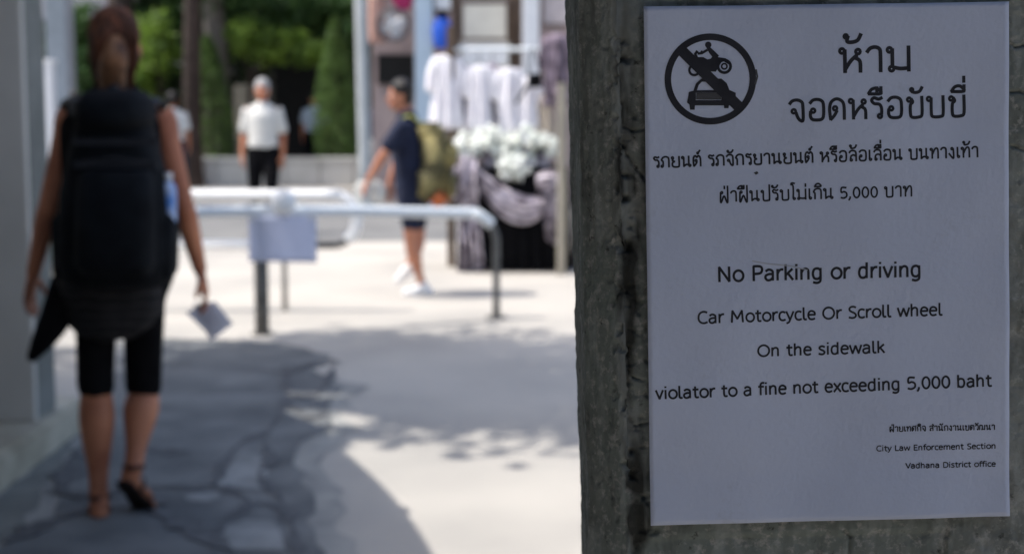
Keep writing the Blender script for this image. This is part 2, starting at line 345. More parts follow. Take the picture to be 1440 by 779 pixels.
# planter wall and clipped columnar shrubs
Yp = 25.8
x0, x1 = P(255, 200, Yp).x, P(546, 200, Yp).x; zt = P(400, 222, Yp).z
t = thing('planter', 'low grey concrete planter wall with clipped shrubs behind the barriers', 'planter', ((x0 + x1) / 2, Yp, 0))
nblk = 6
for k in range(nblk):
    a, b = x0 + (x1 - x0) * k / nblk, x0 + (x1 - x0) * (k + 1) / nblk
    bm = nb(); box(bm, a + .008, b - .008, Yp, Yp + .18, 0, zt - .06, .01); obj('wall_panel', bm, m_wall, t, world=True)
    bm = nb(); box(bm, a + .004, b - .004, Yp - .03, Yp + .24, zt - .06, zt, .008); obj('coping', bm, m_wall, t, world=True)
bm = nb(); box(bm, x0 + .02, x1 - .02, Yp + .18, Yp + 1.9, 0, zt - .08); obj('soil', bm, mat('soil', (.05, .035, .025), None, .95), t, world=True)
def shrub(label, cx, top, bot, w, Y):
    b = P(cx, bot, Y); hz = P(cx, top, Y).z; t = thing('clipped_shrub', label, 'shrub', (b.x, Y, b.z), group='clipped columnar shrubs in the planter'); h = hz - b.z
    bm = nb(); tube(bm, [(0, 0, -.12), (.03, 0, h * .5), (0, 0, h * .9)], .035); obj('stem', bm, m_trunk_d, t)
    n = 5200; z = rng.uniform(0, 1, n); prof = np.interp(z, [0, .06, .3, .7, .92, 1], [.82, 1, .96, .60, .30, .08]); th = rng.uniform(0, 2 * np.pi, n)
    rr = np.sqrt(rng.uniform(.25, 1.1, n)) * prof * w / 2 / FPX * Y * (1 + .1 * np.sin(5 * th + 9 * z))
    leaves('foliage', np.stack([rr * np.cos(th), rr * np.sin(th), z * h], 1), .075, m_shrub, t); return t
shrub('clipped columnar shrub in the planter left of the white-haired man', 296, 50, 228, 70, 26.6)
shrub('clipped columnar shrub in the planter beside the pale lamp post', 474, 24, 222, 66, 26.6)

# building behind the trees, dark, with plaster pier, doorway and windows
t = thing('background_building', 'dark building behind the trees with a beige pier and black doorway', 'building', (-6, 35, 0))
bm = nb(); box(bm, -16, 6, 35, 41, 0, 9); obj('wall', bm, mat('dark_facade', (.13, .125, .12), (.08, .08, .075), .9, 1.2), t, world=True)  # dark mottled wall colour
a = P(314, 118, 26.9); b = P(351, 228, 26.9)
bm = nb(); box(bm, a.x, b.x, 27.9, 28.1, 0, a.z, .02); obj('pier', bm, m_beige, t, world=True)
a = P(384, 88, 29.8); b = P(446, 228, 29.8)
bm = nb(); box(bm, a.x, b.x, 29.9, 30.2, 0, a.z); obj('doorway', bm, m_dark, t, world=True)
for k in range(6):
    x = -15 + k * 3.2; bm = nb(); box(bm, x, x + 1.4, 34.92, 35.02, 2.4, 4.4); w_ = obj('window', bm, m_dark, t, world=True)
    bm = nb(); box(bm, x - .06, x + 1.46, 34.86, 34.92, 2.3, 2.4); obj('sill', bm, m_wall, w_, world=True)
a = P(92, 0, 28); b = P(152, 22, 28)
t2 = thing('awning', 'pale grey awning edge glimpsed above the woman at the upper left', 'awning', ((a.x + b.x) / 2, 28, b.z))
bm = nb(); box(bm, a.x - .6, b.x, 28, 29.2, b.z, b.z + .35, .02); obj('fabric', bm, mat('awning_grey', (.42, .40, .42), None, .8), t2, world=True)
bm = nb(); box(bm, a.x - .6, b.x, 27.97, 27.995, b.z - .08, b.z + .02); obj('valance', bm, mat('awning_grey2', (.34, .33, .35), None, .8), t2, world=True)
a = P(62, 0, 22); b = P(92, 0, 22)
t2 = thing('gate_column', 'grey blue painted gate column seen just right of the near pillar', 'column', ((a.x + b.x) / 2, 22.2, 0))
bm = nb(); box(bm, a.x, b.x, 22, 22.4, 0, 4.2, .02); obj('shaft', bm, mat('grey_blue_paint', (.30, .33, .36), (.24, .27, .29), .7, 3), t2, world=True)
bm = nb(); box(bm, a.x - .05, b.x + .05, 21.95, 22.45, 4.2, 4.35, .02); obj('cap', bm, m_wall, t2, world=True)
a = P(56, 84, 17); b = P(75, 205, 17)
t2 = thing('gate_post', 'short bright white gate post between the near pillar and the woman', 'post', ((a.x + b.x) / 2, 17, 0))
bm = nb(); box(bm, a.x, b.x, 17, 17.16, 0, a.z - .04, .012); obj('shaft', bm, m_white, t2, world=True)
bm = nb(); box(bm, a.x - .02, b.x + .02, 16.98, 17.18, a.z - .04, a.z, .01); obj('cap', bm, m_white, t2, world=True)

# pale lamp post
b = P(513, 148, 20.6); t = thing('lamp_post', 'tall pale grey lamp post rising behind the boy', 'lamp post', (b.x, 20.6, 0))
bm = nb(); loft(bm, [(0, 0, 0, .085), (-.04, 0, 3, .085), (-.06, 0, 6.0, .075)], cap=False, n=16); obj('shaft', bm, mat('pale_grey_paint', (.46, .48, .48), (.38, .40, .40), .5, 3), t, smooth=True)
bm = nb(); loft(bm, [(0, 0, 0, .16), (0, 0, .3, .14), (0, 0, .36, .09)], cap=False, n=16); obj('base', bm, m_wall, t)
bm = nb(); loft(bm, [(-.06, 0, 6, .05), (-.5, -.2, 6.4, .04), (-1.2, -.4, 6.5, .04)], n=8); obj('arm', bm, m_wall, t)
bm = nb(); box(bm, -1.7, -1.2, -.55, -.3, 6.42, 6.55, .03); obj('lamp_head', bm, m_white, t)

# ------------------------------------------------------------------ shop building on the right
Ys = 21.0
t = thing('shop_building', 'dusty pink shopfront with white and brown columns behind the clothes stall', 'shop', (2, Ys, 0))
a = P(524, 148, Ys + .6)
bm = nb(); box(bm, a.x, 9, Ys + .6, Ys + 5, 0, 7.5); obj('wall', bm, m_pink, t, world=True)
def col(name, xa, xb, Y, d, m, ztop=5.5):
    a, b = P(xa, 148, Y), P(xb, 148, Y); bm = nb(); box(bm, a.x, b.x, Y, Y + d, 0, ztop, .015); return obj(name, bm, m, t, world=True)
col('column', 584, 609, Ys - .4, .26, m_bluew); col('column', 735, 758, Ys - .6, .25, m_white)
col('column', 714, 733, Ys - .1, .2, m_wood); col('mullion', 637, 648, Ys - .1, .1, m_wood)
a, b = P(526, 75, Ys), P(578, 118, Ys)
bm = nb(); box(bm, a.x, b.x, Ys + .5, Ys + .62, b.z, a.z); w_ = obj('window', bm, m_dark, t, world=True)
a, b = P(612, 95, Ys), P(640, 200, Ys)
bm = nb(); box(bm, a.x, b.x, Ys + .5, Ys + .62, 0, 2.0); d_ = obj('door', bm, mat('mauve_grey_door', (.22, .20, .25), None, .7), t, world=True)
bm = nb(); tube(bm, [(b.x - .06, Ys + .46, .95), (b.x - .06, Ys + .46, 1.15)], .015); obj('handle', bm, m_galv, d_, world=True)
def board(name, label, cat, xa, ya, xb, yb, Y, m, m2=None):
    a, b = P(xa, ya, Y), P(xb, yb, Y); t = thing(name, label, cat, ((a.x + b.x) / 2, Y, b.z)); bm = nb(); box(bm, a.x, b.x, Y, Y + .04, b.z, a.z, .006); obj('panel', bm, m, t, world=True)
    bm = nb()
    for q in ((a.x - .02, b.x + .02, a.z, a.z + .03), (a.x - .02, b.x + .02, b.z - .03, b.z), (a.x - .02, a.x, b.z, a.z), (b.x, b.x + .02, b.z, a.z)): box(bm, q[0], q[1], Y - .01, Y + .05, q[2], q[3])
    obj('frame', bm, m2 or m_wood, t, world=True); return t
board('sign_board', 'cream coloured board hanging above the white clothes stall', 'board', 651, 6, 712, 54, Ys - .3, m_cream)
board('sign_board', 'low white board directly under the cream board', 'board', 649, 62, 714, 91, Ys - .3, m_white, m_cream)
board('sign_board', 'pinkish white board beside the white column, at the near post edge', 'board', 764, -20, 812, 34, Ys - .3, mat('pinkish_board', (.70, .60, .58), None, .7))
board('sign_board', 'small pale board between the blue column and the brown mullion', 'board', 611, -18, 634, 14, Ys - .3, m_white)
# round fan / pink cloth above it
c = P(553, 36, Ys - .2); t = thing('wall_fan', 'round caged fan on the pink wall left of the blue column', 'fan', (c.x, Ys - .2, c.z))
for r_ in (.21, .15, .08):
    bm = nb(); q = [(r_ * math.cos(a), -.03 - (.21 - r_) * .3, r_ * math.sin(a)) for a in np.linspace(0, 2 * math.pi, 25)]; tube(bm, q, .028 if r_ > .2 else .006, 6, side=(0, 1, 0)); obj('guard_ring', bm, mat('fan_grey', (.10, .10, .11), None, .5), t)
for k in range(4):
    a = k * math.pi / 2 + .4; bm = nb(); loft(bm, [(.02 * math.cos(a), 0, .02 * math.sin(a), .02, .008), (.1 * math.cos(a), 0, .1 * math.sin(a), .08, .008), (.16 * math.cos(a), 0, .16 * math.sin(a), .06, .006)], side=(-math.sin(a), .3, math.cos(a)), n=10); obj('blade', bm, m_white, t)
bm = nb(); ell(bm, (0, -.03, 0), (.045, .04, .045)); obj('hub', bm, m_white, t)
bm = nb(); tube(bm, [(0, .02, 0), (0, .8, -.05)], .025); obj('bracket', bm, m_post, t)
c = P(566, -4, Ys - .1); t = thing('hanging_cloth', 'magenta cloth hanging at the top edge above the fan', 'cloth', tuple(c))
bm = nb(); loft(bm, [(0, 0, .3, .2, .02), (0, 0, .05, .17, .04), (.02, 0, -.16, .09, .03)], n=24, ripple=lambda th, k: 1 + .12 * math.sin(9 * th)); obj('fabric', bm, mat('magenta_cloth', (.42, .03, .12), None, .8), t, smooth=True)
c = P(530, 18, Ys); t = thing('hanging_cloth', 'pale salmon cloth hanging beside the lamp post, left of the fan', 'cloth', tuple(c))
bm = nb(); loft(bm, [(0, 0, .45, .1, .02), (0, 0, .0, .12, .04), (.02, 0, -.4, .13, .03)], n=24, ripple=lambda th, k: 1 + .12 * math.sin(9 * th)); obj('fabric', bm, mat('salmon_cloth', (.55, .33, .27), None, .8), t, smooth=True)
c = P(622, 44, Ys - .5); t = thing('hanging_cloth', 'bright blue cloth bag hanging right of the pale blue column', 'bag', tuple(c))
bm = nb(); loft(bm, [(0, 0, .15, .09, .04), (0, 0, .02, .13, .06), (0, 0, -.19, .11, .05)], n=24, ripple=lambda th, k: 1 + .06 * math.sin(9 * th)); obj('fabric', bm, mat('blue_cloth', (.03, .12, .62), None, .7), t, smooth=True)
bm = nb(); ell(bm, (0, 0, .22), (.09, .06, .05)); obj('cap', bm, m_black, t)

# ------------------------------------------------------------------ clothes and flower stall
Yt = 12.6
a, b = P(648, 240, Yt), P(800, 240, Yt); ztab = P(700, 236, Yt).z
t = thing('flower_table', 'display table skirted in black cloth behind the barrier post', 'table', ((a.x + b.x) / 2, Yt, 0))
bm = nb(); box(bm, a.x, b.x, Yt, Yt + .75, ztab - .03, ztab, .008); obj('tabletop', bm, m_black, t, world=True)
bm = nb(); N = 220; per = []
for i in range(N):
    s = i / N; u = s * 2 * ((b.x - a.x) + .75)
    w, h = b.x - a.x, .75
    if u < w: q = (a.x + u, Yt)
    elif u < w + h: q = (b.x, Yt + u - w)
    elif u < 2 * w + h: q = (b.x - (u - w - h), Yt + h)
    else: q = (a.x, Yt + h - (u - 2 * w - h))
    per.append(q)
cx, cy = (a.x + b.x) / 2, Yt + .375; rows = []
for z in (ztab - .005, ztab - .25, ztab * .35, .02):
    k = (ztab - z) * .07; rows.append([bm.verts.new((x + (x - cx) * k * (1 + .5 * math.sin(i * .9)), y + (y - cy) * k * 2 * (1 + .6 * math.sin(i * .9 + 1)), z)) for i, (x, y) in enumerate(per)])
for r0, r1 in zip(rows, rows[1:]):
    for i in range(N): bm.faces.new((r0[i], r1[i], r1[(i + 1) % N], r0[(i + 1) % N]))
obj('skirt', bm, m_black, t, smooth=True, world=True)
for (ux, uy) in ((.06, .06), (.06, .69)):
    for xx in (a.x + ux, b.x - ux):
        bm = nb(); box(bm, xx - .02, xx + .02, Yt + uy - .02, Yt + uy + .02, 0, ztab - .03); obj('leg', bm, m_post, t, world=True)
def drape(label, up, lo2, folds=6, amp=.02, yoff=-.07, m=None, vert=False):
    """a folded sheet of satin hanging between an upper and a lower pixel curve at the table front"""
    nu, nv = 60, 44; A = catmull([(float(x), float(y)) for x, y in up], 24); B = catmull([(float(x), float(y)) for x, y in lo2], 24)
    pick = lambda q, t: q[min(len(q) - 1, int(round(t * (len(q) - 1))))]
    bm = nb(); g = []
    for i in range(nu + 1):
        u = i / nu; a_, b_ = pick(A, u), pick(B, u); row = []
        for j in range(nv + 1):
            v = j / nv; f = u if vert else v; o2 = v if vert else u
            dy = amp * math.sin(f * math.pi * 2 * folds + .8 * math.sin(o2 * 5)) * (.45 + .55 * (math.sin(math.pi * min(1, o2 * 1.1 + .05)) if not vert else o2)) + amp * .5 * math.sin(f * 29 + o2 * 7)
            bulge = .05 * math.sin(math.pi * v)
            row.append(bm.verts.new(P(a_[0] * (1 - v) + b_[0] * v, a_[1] * (1 - v) + b_[1] * v, Yt + yoff + dy - bulge)))
        g.append(row)
    for i in range(nu):
        for j in range(nv): bm.faces.new((g[i][j], g[i][j + 1], g[i + 1][j + 1], g[i + 1][j]))
    tt = thing('draped_cloth', label, 'cloth', tuple(P(*up[0], Yt + yoff))); o = obj('fabric', bm, m or m_lav, tt, smooth=True, world=True); md = o.modifiers.new('s', 'SOLIDIFY'); md.thickness = .004
    return tt
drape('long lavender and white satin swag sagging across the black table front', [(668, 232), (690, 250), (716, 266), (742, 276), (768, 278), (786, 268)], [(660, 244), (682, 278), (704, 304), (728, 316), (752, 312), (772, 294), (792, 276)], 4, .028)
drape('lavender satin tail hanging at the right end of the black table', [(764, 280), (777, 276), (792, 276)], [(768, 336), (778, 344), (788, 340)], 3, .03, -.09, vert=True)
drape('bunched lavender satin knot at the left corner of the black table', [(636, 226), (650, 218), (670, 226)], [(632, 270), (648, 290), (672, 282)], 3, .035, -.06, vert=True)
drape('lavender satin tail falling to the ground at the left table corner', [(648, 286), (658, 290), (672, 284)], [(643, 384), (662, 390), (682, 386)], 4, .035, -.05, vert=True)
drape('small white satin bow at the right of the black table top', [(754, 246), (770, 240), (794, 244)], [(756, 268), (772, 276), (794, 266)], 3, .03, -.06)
# bunches of white flowers on the table
m_petal = mat('white_petals', (.92, .93, .89), (.84, .88, .80), .7, 14, trans=.12); m_gleaf = mat('flower_greens', (.10, .17, .05), (.05, .09, .03), .6, 8, trans=.3)
fl = [(662, 205, 'leftmost', 20), (690, 196, 'second from the left', 22), (712, 214, 'lowest, in the middle', 20), (736, 200, 'second from the right, upper', 24), (763, 208, 'rightmost', 22), (722, 236, 'tumbling over the table edge', 20)]
for (x, y, w, r) in fl:
    c = P(x, y, Yt + (.2 if w[0] != 't' else .02)); zz = min(c.z, 9); t = thing('flower_bunch', 'bunch of white flowers on the black table, ' + w + ' bunch', 'flowers', (c.x, c.y, ztab), group='white flower bunches on the black table'); rr = r / FPX * Yt; h = c.z - ztab
    bm = nb()
    for k in range(38):
        d = Vector(rng.normal(size=3)); d.normalize(); d *= rr * random.uniform(.9, 1.12); pz = Vector((d.x, d.y * .8, h + d.z * .75))
        s = random.uniform(.030, .042)
        for j in range(5):
            e = Vector(rng.normal(size=3)).normalized() * s * .6; ell(bm, pz + e, (s * .7, s * .7, s * .35), Euler(tuple(rng.uniform(0, 3, 3))), 6, 4)
    obj('blossoms', bm, m_petal, t)
    leaves('greens', crown_pts(36, (0, 0, h - .3 * rr), (rr * .8, rr * .6, rr * .6), 8, .2, .3), .06, m_gleaf, t)
    if h > .05:
        bm = nb(); loft(bm, [(0, 0, 0, .05), (0, 0, h * .5, .06), (0, 0, h * .8, .075)], cap=False, n=12); obj('vase', bm, m_lav, t, smooth=True)
# stall frame and rail
Yr = 13.0
t = thing('clothes_rail', 'wooden stall frame with a rail carrying white garments', 'rail', (P(700, 90, Yr).x, Yr, 0))
zr2 = P(700, 70, Yr).z
for (xp, Yq, m) in ((790, 12.35, m_beige), (634, Yr, m_wood), (812, Yr, m_wood)):
    a = P(xp, 148, Yq); bm = nb(); box(bm, a.x - .035, a.x + .035, Yq - .035, Yq + .035, 0, zr2 + (.2 if xp != 790 else -.3), .006); obj('post', bm, m, t, world=True)
bm = nb(); tube(bm, [(P(630, 148, Yr).x, Yr, zr2), (P(815, 148, Yr).x, Yr, zr2)], .018); obj('rail', bm, m_galv, t, world=True)
def garment(label, cx, top, bot, w, m, sleeves=True, Y=Yr, tilt=0):
    a = P(cx, top, Y); b = P(cx, bot, Y); h = a.z - b.z; hw = w / 2 / FPX * Y
    t = thing('hanging_dress', label, 'garment', (a.x, Y, a.z), group='white garments hanging on the stall rail')
    bm = nb(); ph = random.uniform(0, 6)
    loft(bm, [(0, 0, 0, hw * .35, .02), (0, 0, -.05 * h, hw * .72, .04), (0, 0, -.3 * h, hw * .68, .055), (0, 0, -.6 * h, hw * .85, .06), (tilt, 0, -h, hw, .07)], n=48, steps=4, cap=False, ripple=lambda th, k: 1 + (.06 + .24 * k) * math.sin(7 * th + ph) + .08 * k * math.sin(13 * th))
    obj('bodice', bm, m, t, smooth=True)
    if sleeves:
        for s in (-1, 1):
            bm = nb(); loft(bm, [(s * hw * .6, 0, -.07 * h, .05, .03), (s * hw * .92, 0, -.22 * h, .05, .035), (s * hw * 1.02, 0, -.45 * h, .055, .035)], n=16, ripple=lambda th, k: 1 + .1 * math.sin(5 * th)); obj('sleeve', bm, m, t, smooth=True)
    bm = nb(); tube(bm, [(-hw * .6, 0, -.03), (0, 0, .04), (hw * .6, 0, -.03)], .006, 6); tube(bm, [(0, 0, .04), (0, 0, max(.06, zr2 - a.z))], .004, 6); obj('hanger', bm, m_post, t)
m_dg = mat('mauve_print_cotton', (.34, .27, .33), (.06, .045, .06), .8, 9); m_bei = mat('beige_cotton', (.52, .44, .36), (.42, .35, .28), .8, 8)
garment('bright white long dress at the left end of the stall rail', 628, 78, 182, 42, m_dress)
garment('mauve grey blouse tucked behind the two left white dresses', 650, 92, 174, 26, m_dg, False, Yr + .12)
garment('white dress second from the left end of the stall rail', 674, 92, 184, 34, m_dress)
garment('grey mauve slip dress hanging in the middle of the rail', 693, 90, 180, 20, m_dg, False, Yr + .1)
garment('white blouse tilted outward, third white garment on the rail', 716, 96, 186, 36, m_dress, tilt=.05)
garment('white blouse with dark trim next to the beige garment', 742, 108, 182, 32, m_dress)
garment('beige garment hanging low near the concrete post', 766, 132, 205, 30, m_bei, False)
garment('pale grey coat at the right end, beside the concrete post', 783, 48, 150, 36, m_dg)
c = P(752, 112, Yr - .2); t = thing('hanging_bag', 'small black shoulder bag slung in front of the white blouses', 'bag', tuple(c))
bm = nb(); box(bm, -.06, .06, -.03, .03, -.07, .05, .02); obj('pouch', bm, m_black, t, smooth=True)
bm = nb(); tube(bm, [(-.05, 0, .04), (-.01, .1, .28), (.05, 0, .04)], .007, 6, 4); tube(bm, [(-.05, 0, -.04), (-.12, .0, -.14), (-.16, 0, -.2)], .014, 6, 2); obj('strap', bm, m_black, t)
c = P(72, 385, 11.2); t = thing('potted_plant', 'yellow green potted plant glimpsed between the pillar and the woman', 'plant', (c.x, 11.2, 0))
leaves('foliage', crown_pts(500, (0, 0, .42), (.09, .09, .24), 14, .3, .4), .07, m_leaf_b, t)
bm = nb(); loft(bm, [(0, 0, 0, .07), (0, 0, .2, .09)], cap=False, n=16); obj('pot', bm, m_kerb, t)

# ------------------------------------------------------------------ barriers
# front: galvanised inverted U
A0, A1 = G(369, 470), G(698, 447); zr1 = P(369, 297, A0.y).z; zr3 = P(660, 299, A1.y).z
t = thing('pipe_barrier', 'galvanised pipe barrier with one bent corner post, nearest rail across the pavement', 'barrier', tuple(A1))
dirn = (A0 - A1).normalized(); far = A0 + dirn * 1.35
bm = nb(); tube(bm, [(far.x, far.y, zr1)] + [(A0.x, A0.y, zr1)] + [(A1.x - .26, A1.y - .05, zr3), (A1.x - .12, A1.y - .02, zr3 - .015), (A1.x - .03, A1.y, zr3 - .08)], .036, 16, 6, side=(0, 1, 0)); obj('rail', bm, m_galv, t, smooth=True, world=True)
bm = nb(); tube(bm, [(A1.x - .035, A1.y, zr3 - .075), (A1.x - .003, A1.y, zr3 - .16), (A1.x, A1.y, zr3 - .26), (A1.x, A1.y, 0)], .024, 14, 3); obj('post', bm, m_post, t, smooth=True, world=True)
bm = nb(); tube(bm, [(A0.x, A0.y, 0), (A0.x, A0.y, zr1 - .03)], .043, 14); obj('post', bm, m_post, t, smooth=True, world=True)
bm = nb(); tube(bm, [(far.x + .05, far.y, 0), (far.x + .05, far.y, zr1 - .03)], .043, 14); obj('post', bm, m_post, t, smooth=True, world=True)
for q in (A0, A1):
    bm = nb(); loft(bm, [(q.x, q.y, 0, .07), (q.x, q.y, .012, .07)], cap=False, n=16); obj('foot_plate', bm, m_post, t, world=True)
# rear: white stadium-shaped double rail
B0 = G(401, 437); Yb = B0.y
zu, zl = P(400, 275, Yb).z, P(400, 345, Yb).z; xe = P(468, 300, Yb).x; rc = (zu - zl) / 2; zc = (zu + zl) / 2
t = thing('pipe_barrier', 'white double-rail barrier with rounded end, standing behind the galvanised one', 'barrier', tuple(B0))
xl = P(200, 300, Yb).x
bm = nb(); tube(bm, [(xl, Yb, zu), (xe - .05, Yb, zu)] + [(xe + rc * .95 * math.sin(a), Yb, zc + rc * math.cos(a)) for a in np.linspace(0, math.pi * .80, 9)], .040, 14, 3, side=(0, 1, 0)); obj('upper_rail', bm, m_wpipe, t, smooth=True, world=True)
bm = nb(); tube(bm, [(xe + rc * .95 * math.sin(a), Yb, zc + rc * math.cos(a)) for a in np.linspace(math.pi * .80, math.pi, 5)] + [(xe - .12, Yb, zl)], .026, 14, 3, side=(0, 1, 0)); obj('end_bend', bm, m_post, t, smooth=True, world=True)
bm = nb(); tube(bm, [(xe - .12, Yb, zl), (xl, Yb, zl)], .034, 14, 3, side=(0, 1, 0)); obj('lower_rail', bm, m_wpipe, t, smooth=True, world=True)
for xx in (B0.x, xl + .1):
    bm = nb(); tube(bm, [(xx, Yb, 0), (xx, Yb, zu)], .02, 12); obj('post', bm, mat('weathered_post', (.38, .36, .33), None, .7), t, smooth=True, world=True)
# round reflector and taped notice on the near rail
c = P(399, 285, A0.y - .06)
t = thing('rail_knob', 'round bright white knob clamped on the near rail above its notice', 'knob', tuple(c))
bm = nb(); ell(bm, (0, 0, 0), (.078, .06, .078)); obj('cap', bm, mat('reflector_white', (.92, .92, .9), (.9, .9, .88), .3), t, smooth=True)
bm = nb(); box(bm, -.012, .012, .01, .07, -.06, -.02); obj('clamp', bm, m_post, t)
a, b = P(349, 304, A0.y - .05), P(446, 369, A0.y - .05); Yn = a.y
t = thing('paper_notice', 'pale lavender sheet of paper taped to the barrier rail', 'notice', ((a.x + b.x) / 2, Yn, a.z))
bm = nb(); nx, nz = 14, 10; g = {}
for i in range(nx + 1):
    for j in range(nz + 1):
        u, v = i / nx, j / nz; g[i, j] = bm.verts.new((a.x + (b.x - a.x) * u, Yn + .006 * math.sin(u * 5) * v - .01 * v * v, a.z - (a.z - b.z) * v + .006 * (1 - u)))
for i in range(nx):
    for j in range(nz): bm.faces.new((g[i, j], g[i, j + 1], g[i + 1, j + 1], g[i + 1, j]))
o = obj('sheet', bm, mat('laminated_paper', (.76, .79, .90), (.70, .74, .86), .5, 4, trans=.5), t, smooth=True, world=True); md = o.modifiers.new('s', 'SOLIDIFY'); md.thickness = .0012
for xx in (a.x + .03, b.x - .03):
    bm = nb(); box(bm, xx - .015, xx + .015, Yn - .006, Yn + .004, a.z - .03, a.z + .02); obj('tape', bm, m_white, t, world=True)

# ------------------------------------------------------------------ people
V = Vector
def hand_shapes(bm, w, k, inward, r=1.0, curl=.5):
    """palm from wrist w to knuckles k; inward = direction the palm faces; fingers curl that way"""
    d = (k - w).normalized(); inn = (inward - d * inward.dot(d)).normalized(); side = d.cross(inn)
    loft(bm, [(*w, .026 * r, .018 * r), (*(w + d * .05 * r), .038 * r, .016 * r), (*(w + d * .085 * r), .040 * r, .014 * r)], side=tuple(side), n=12, steps=3)
    for i, (off, ln) in enumerate(((-.030, .062), (-.010, .072), (.010, .068), (.029, .054))):
        b = w + d * .085 * r + side * off * r; ln *= r
        m1 = b + (d * math.cos(curl * .4) + inn * math.sin(curl * .4)) * ln * .5; m2 = m1 + (d * math.cos(curl) + inn * math.sin(curl)) * ln * .32; m3 = m2 + (d * math.cos(curl * 1.6) + inn * math.sin(curl * 1.6)) * ln * .25
        loft(bm, [(*b, .0090 * r), (*m1, .0085 * r), (*m2, .0078 * r), (*m3, .0065 * r)], side=tuple(side), n=8, steps=2)
    b = w + d * .03 * r - side * .03 * r; m1 = b + (d * .7 - side * .55 + inn * .45).normalized() * .035 * r; m2 = m1 + (d * .9 - side * .1 + inn * .45).normalized() * .03 * r
    loft(bm, [(*b, .013 * r), (*m1, .011 * r), (*m2, .009 * r)], side=tuple(side), n=8, steps=2)
def person(label, loc, J, f, hair, cloth, skin=None, k=1.0, vox=.008, shoes=None, short=None, sleeve=.4, sleeveless=False, untuck=.0, rad=1.0, lat=(1, 0, 0), legr=1.0):
    """J: joints in metres relative to loc (world axes); f: facing direction of the face; lat: the chest's side-to-side axis"""
    skin = skin or m_skin; root = thing('person', label, 'person', loc)
    F = V(f).normalized(); L = V(lat).normalized(); U = V((0, 0, 1))
    R = lambda x: x * k * rad
    J = {a: V(b) for a, b in J.items()}
    hc = J['head']; fs = F.cross(U).normalized()
    rot = Matrix((fs, F, U)).transposed().to_euler()
    def hp(x, y, z): return hc + (fs * x + F * y + U * z) * k
    bm = nb()
    ell(bm, hp(0, -.008, .02), (.074 * k, .092 * k, .10 * k), rot); ell(bm, hp(0, .028, -.055), (.052 * k, .058 * k, .062 * k), rot)
    loft(bm, [(*hp(0, .082, .01), .009 * k), (*hp(0, .105, -.022), .013 * k), (*hp(0, .098, -.03), .012 * k)], n=8, steps=2)
    for s in (-1, 1): ell(bm, hp(s * .075, .0, -.01), (.010 * k, .022 * k, .032 * k), rot, 10, 8)
    loft(bm, [(*hp(-.024, .083, -.062), .007 * k), (*hp(.024, .083, -.062), .007 * k)], n=8, steps=1)
    loft(bm, [(*hp(0, -.015, -.06), R(.052)), (*J['neck'], R(.052)), (*(J['neck'].lerp(J['chest'], .25)), R(.07))], side=tuple(L), n=14)
    nk, ch, wa, hi = J['neck'], J['chest'], J['waist'], J['hips']
    torso = [(*nk.lerp(ch, .30), R(.09), R(.07)), (*nk.lerp(ch, .55), R(.155), R(.09)), (*ch, R(.165), R(.11)), (*wa, R(.128), R(.095)), (*hi, R(.165), R(.115)), (*(hi - V((0, 0, .09 * k))), R(.14), R(.10))]
    loft(bm, torso, side=tuple(L), n=20)
    for s in 'LR':
        sh, el, wr, ha = J['sh' + s], J['el' + s], J['wr' + s], J['ha' + s]
        loft(bm, [(*sh.lerp(ch, .25), R(.05)), (*sh, R(.052)), (*sh.lerp(el, .35), R(.044)), (*el, R(.036)), (*el.lerp(wr, .25), R(.038)), (*wr, R(.024))], side=tuple(L), n=12)
        inn = (hi - ha); inn.z = 0
        hand_shapes(bm, wr, ha, inn.normalized(), k)
        hh, kn, an, to = J['hip' + s], J['kn' + s], J['an' + s], J['to' + s]
        loft(bm, [(*hh, R(.085) * legr), (*hh.lerp(kn, .4), R(.076) * legr), (*kn, R(.053)), (*kn.lerp(an, .3), R(.061)), (*kn.lerp(an, .75), R(.036)), (*an, R(.033))], side=tuple(L), n=14)
        fd = (to - an); he = an - V((0, 0, .045 * k)) - V((fd.x, fd.y, 0)) * .22
        if 'he' + s in J: he = J['he' + s]
        loft(bm, [(*an, R(.034)), (*he, R(.03))], n=10); ft = he.lerp(to, .62) + V((0, 0, .012 * k))
        loft(bm, [(*he, R(.030)), (*ft, .043 * k, .022 * k), (*to, .036 * k, .014 * k)], side=tuple(V((-(to - he).y, (to - he).x, 0)).normalized()), n=12)
        ell(bm, (an + he) / 2, (.034 * k, .034 * k, .045 * k), None, 10, 8)
        for q in range(5):
            tt = to + V((-(to - he).y, (to - he).x, 0)).normalized() * (q - 2) * .015 * k; ell(bm, tt + (to - he).normalized() * .012 * k, (.010 * k,) * 3, None, 8, 6)
    fused('body', bm, skin, root, vox, 3)
    for s in (-1, 1):
        bm = nb(); ell(bm, hp(s * .031, .078, .003), (.012 * k, .008 * k, .008 * k), rot, 8, 6); e = obj('eye', bm, m_white, root, True)
        bm = nb(); ell(bm, hp(s * .031, .085, .003), (.005 * k, .003 * k, .005 * k), rot, 8, 6); obj('pupil', bm, m_black, e, True)
    bm = nb(); loft(bm, [(*hp(-.02, .091, -.062), .004 * k), (*hp(.02, .091, -.062), .004 * k)], n=6, steps=1); obj('lips', bm, mat('lips', (.30, .08, .07), None, .5), root)
    # hair
    bm = nb(); ell(bm, hp(0, -.020, .042), (.086 * k, .098 * k, .098 * k), rot); ell(bm, hp(0, -.048, -.012), (.080 * k, .062 * k, .074 * k), rot)
    if hair[1]: hair[1](bm, hp)
    fused('hair', bm, hair[0], root, vox * .8, 3)
    # shirt
    c1, c2 = cloth; g = .014 * k
    bm = nb(); hem = hi - V((0, 0, untuck * k)) if untuck else wa.lerp(hi, .55)
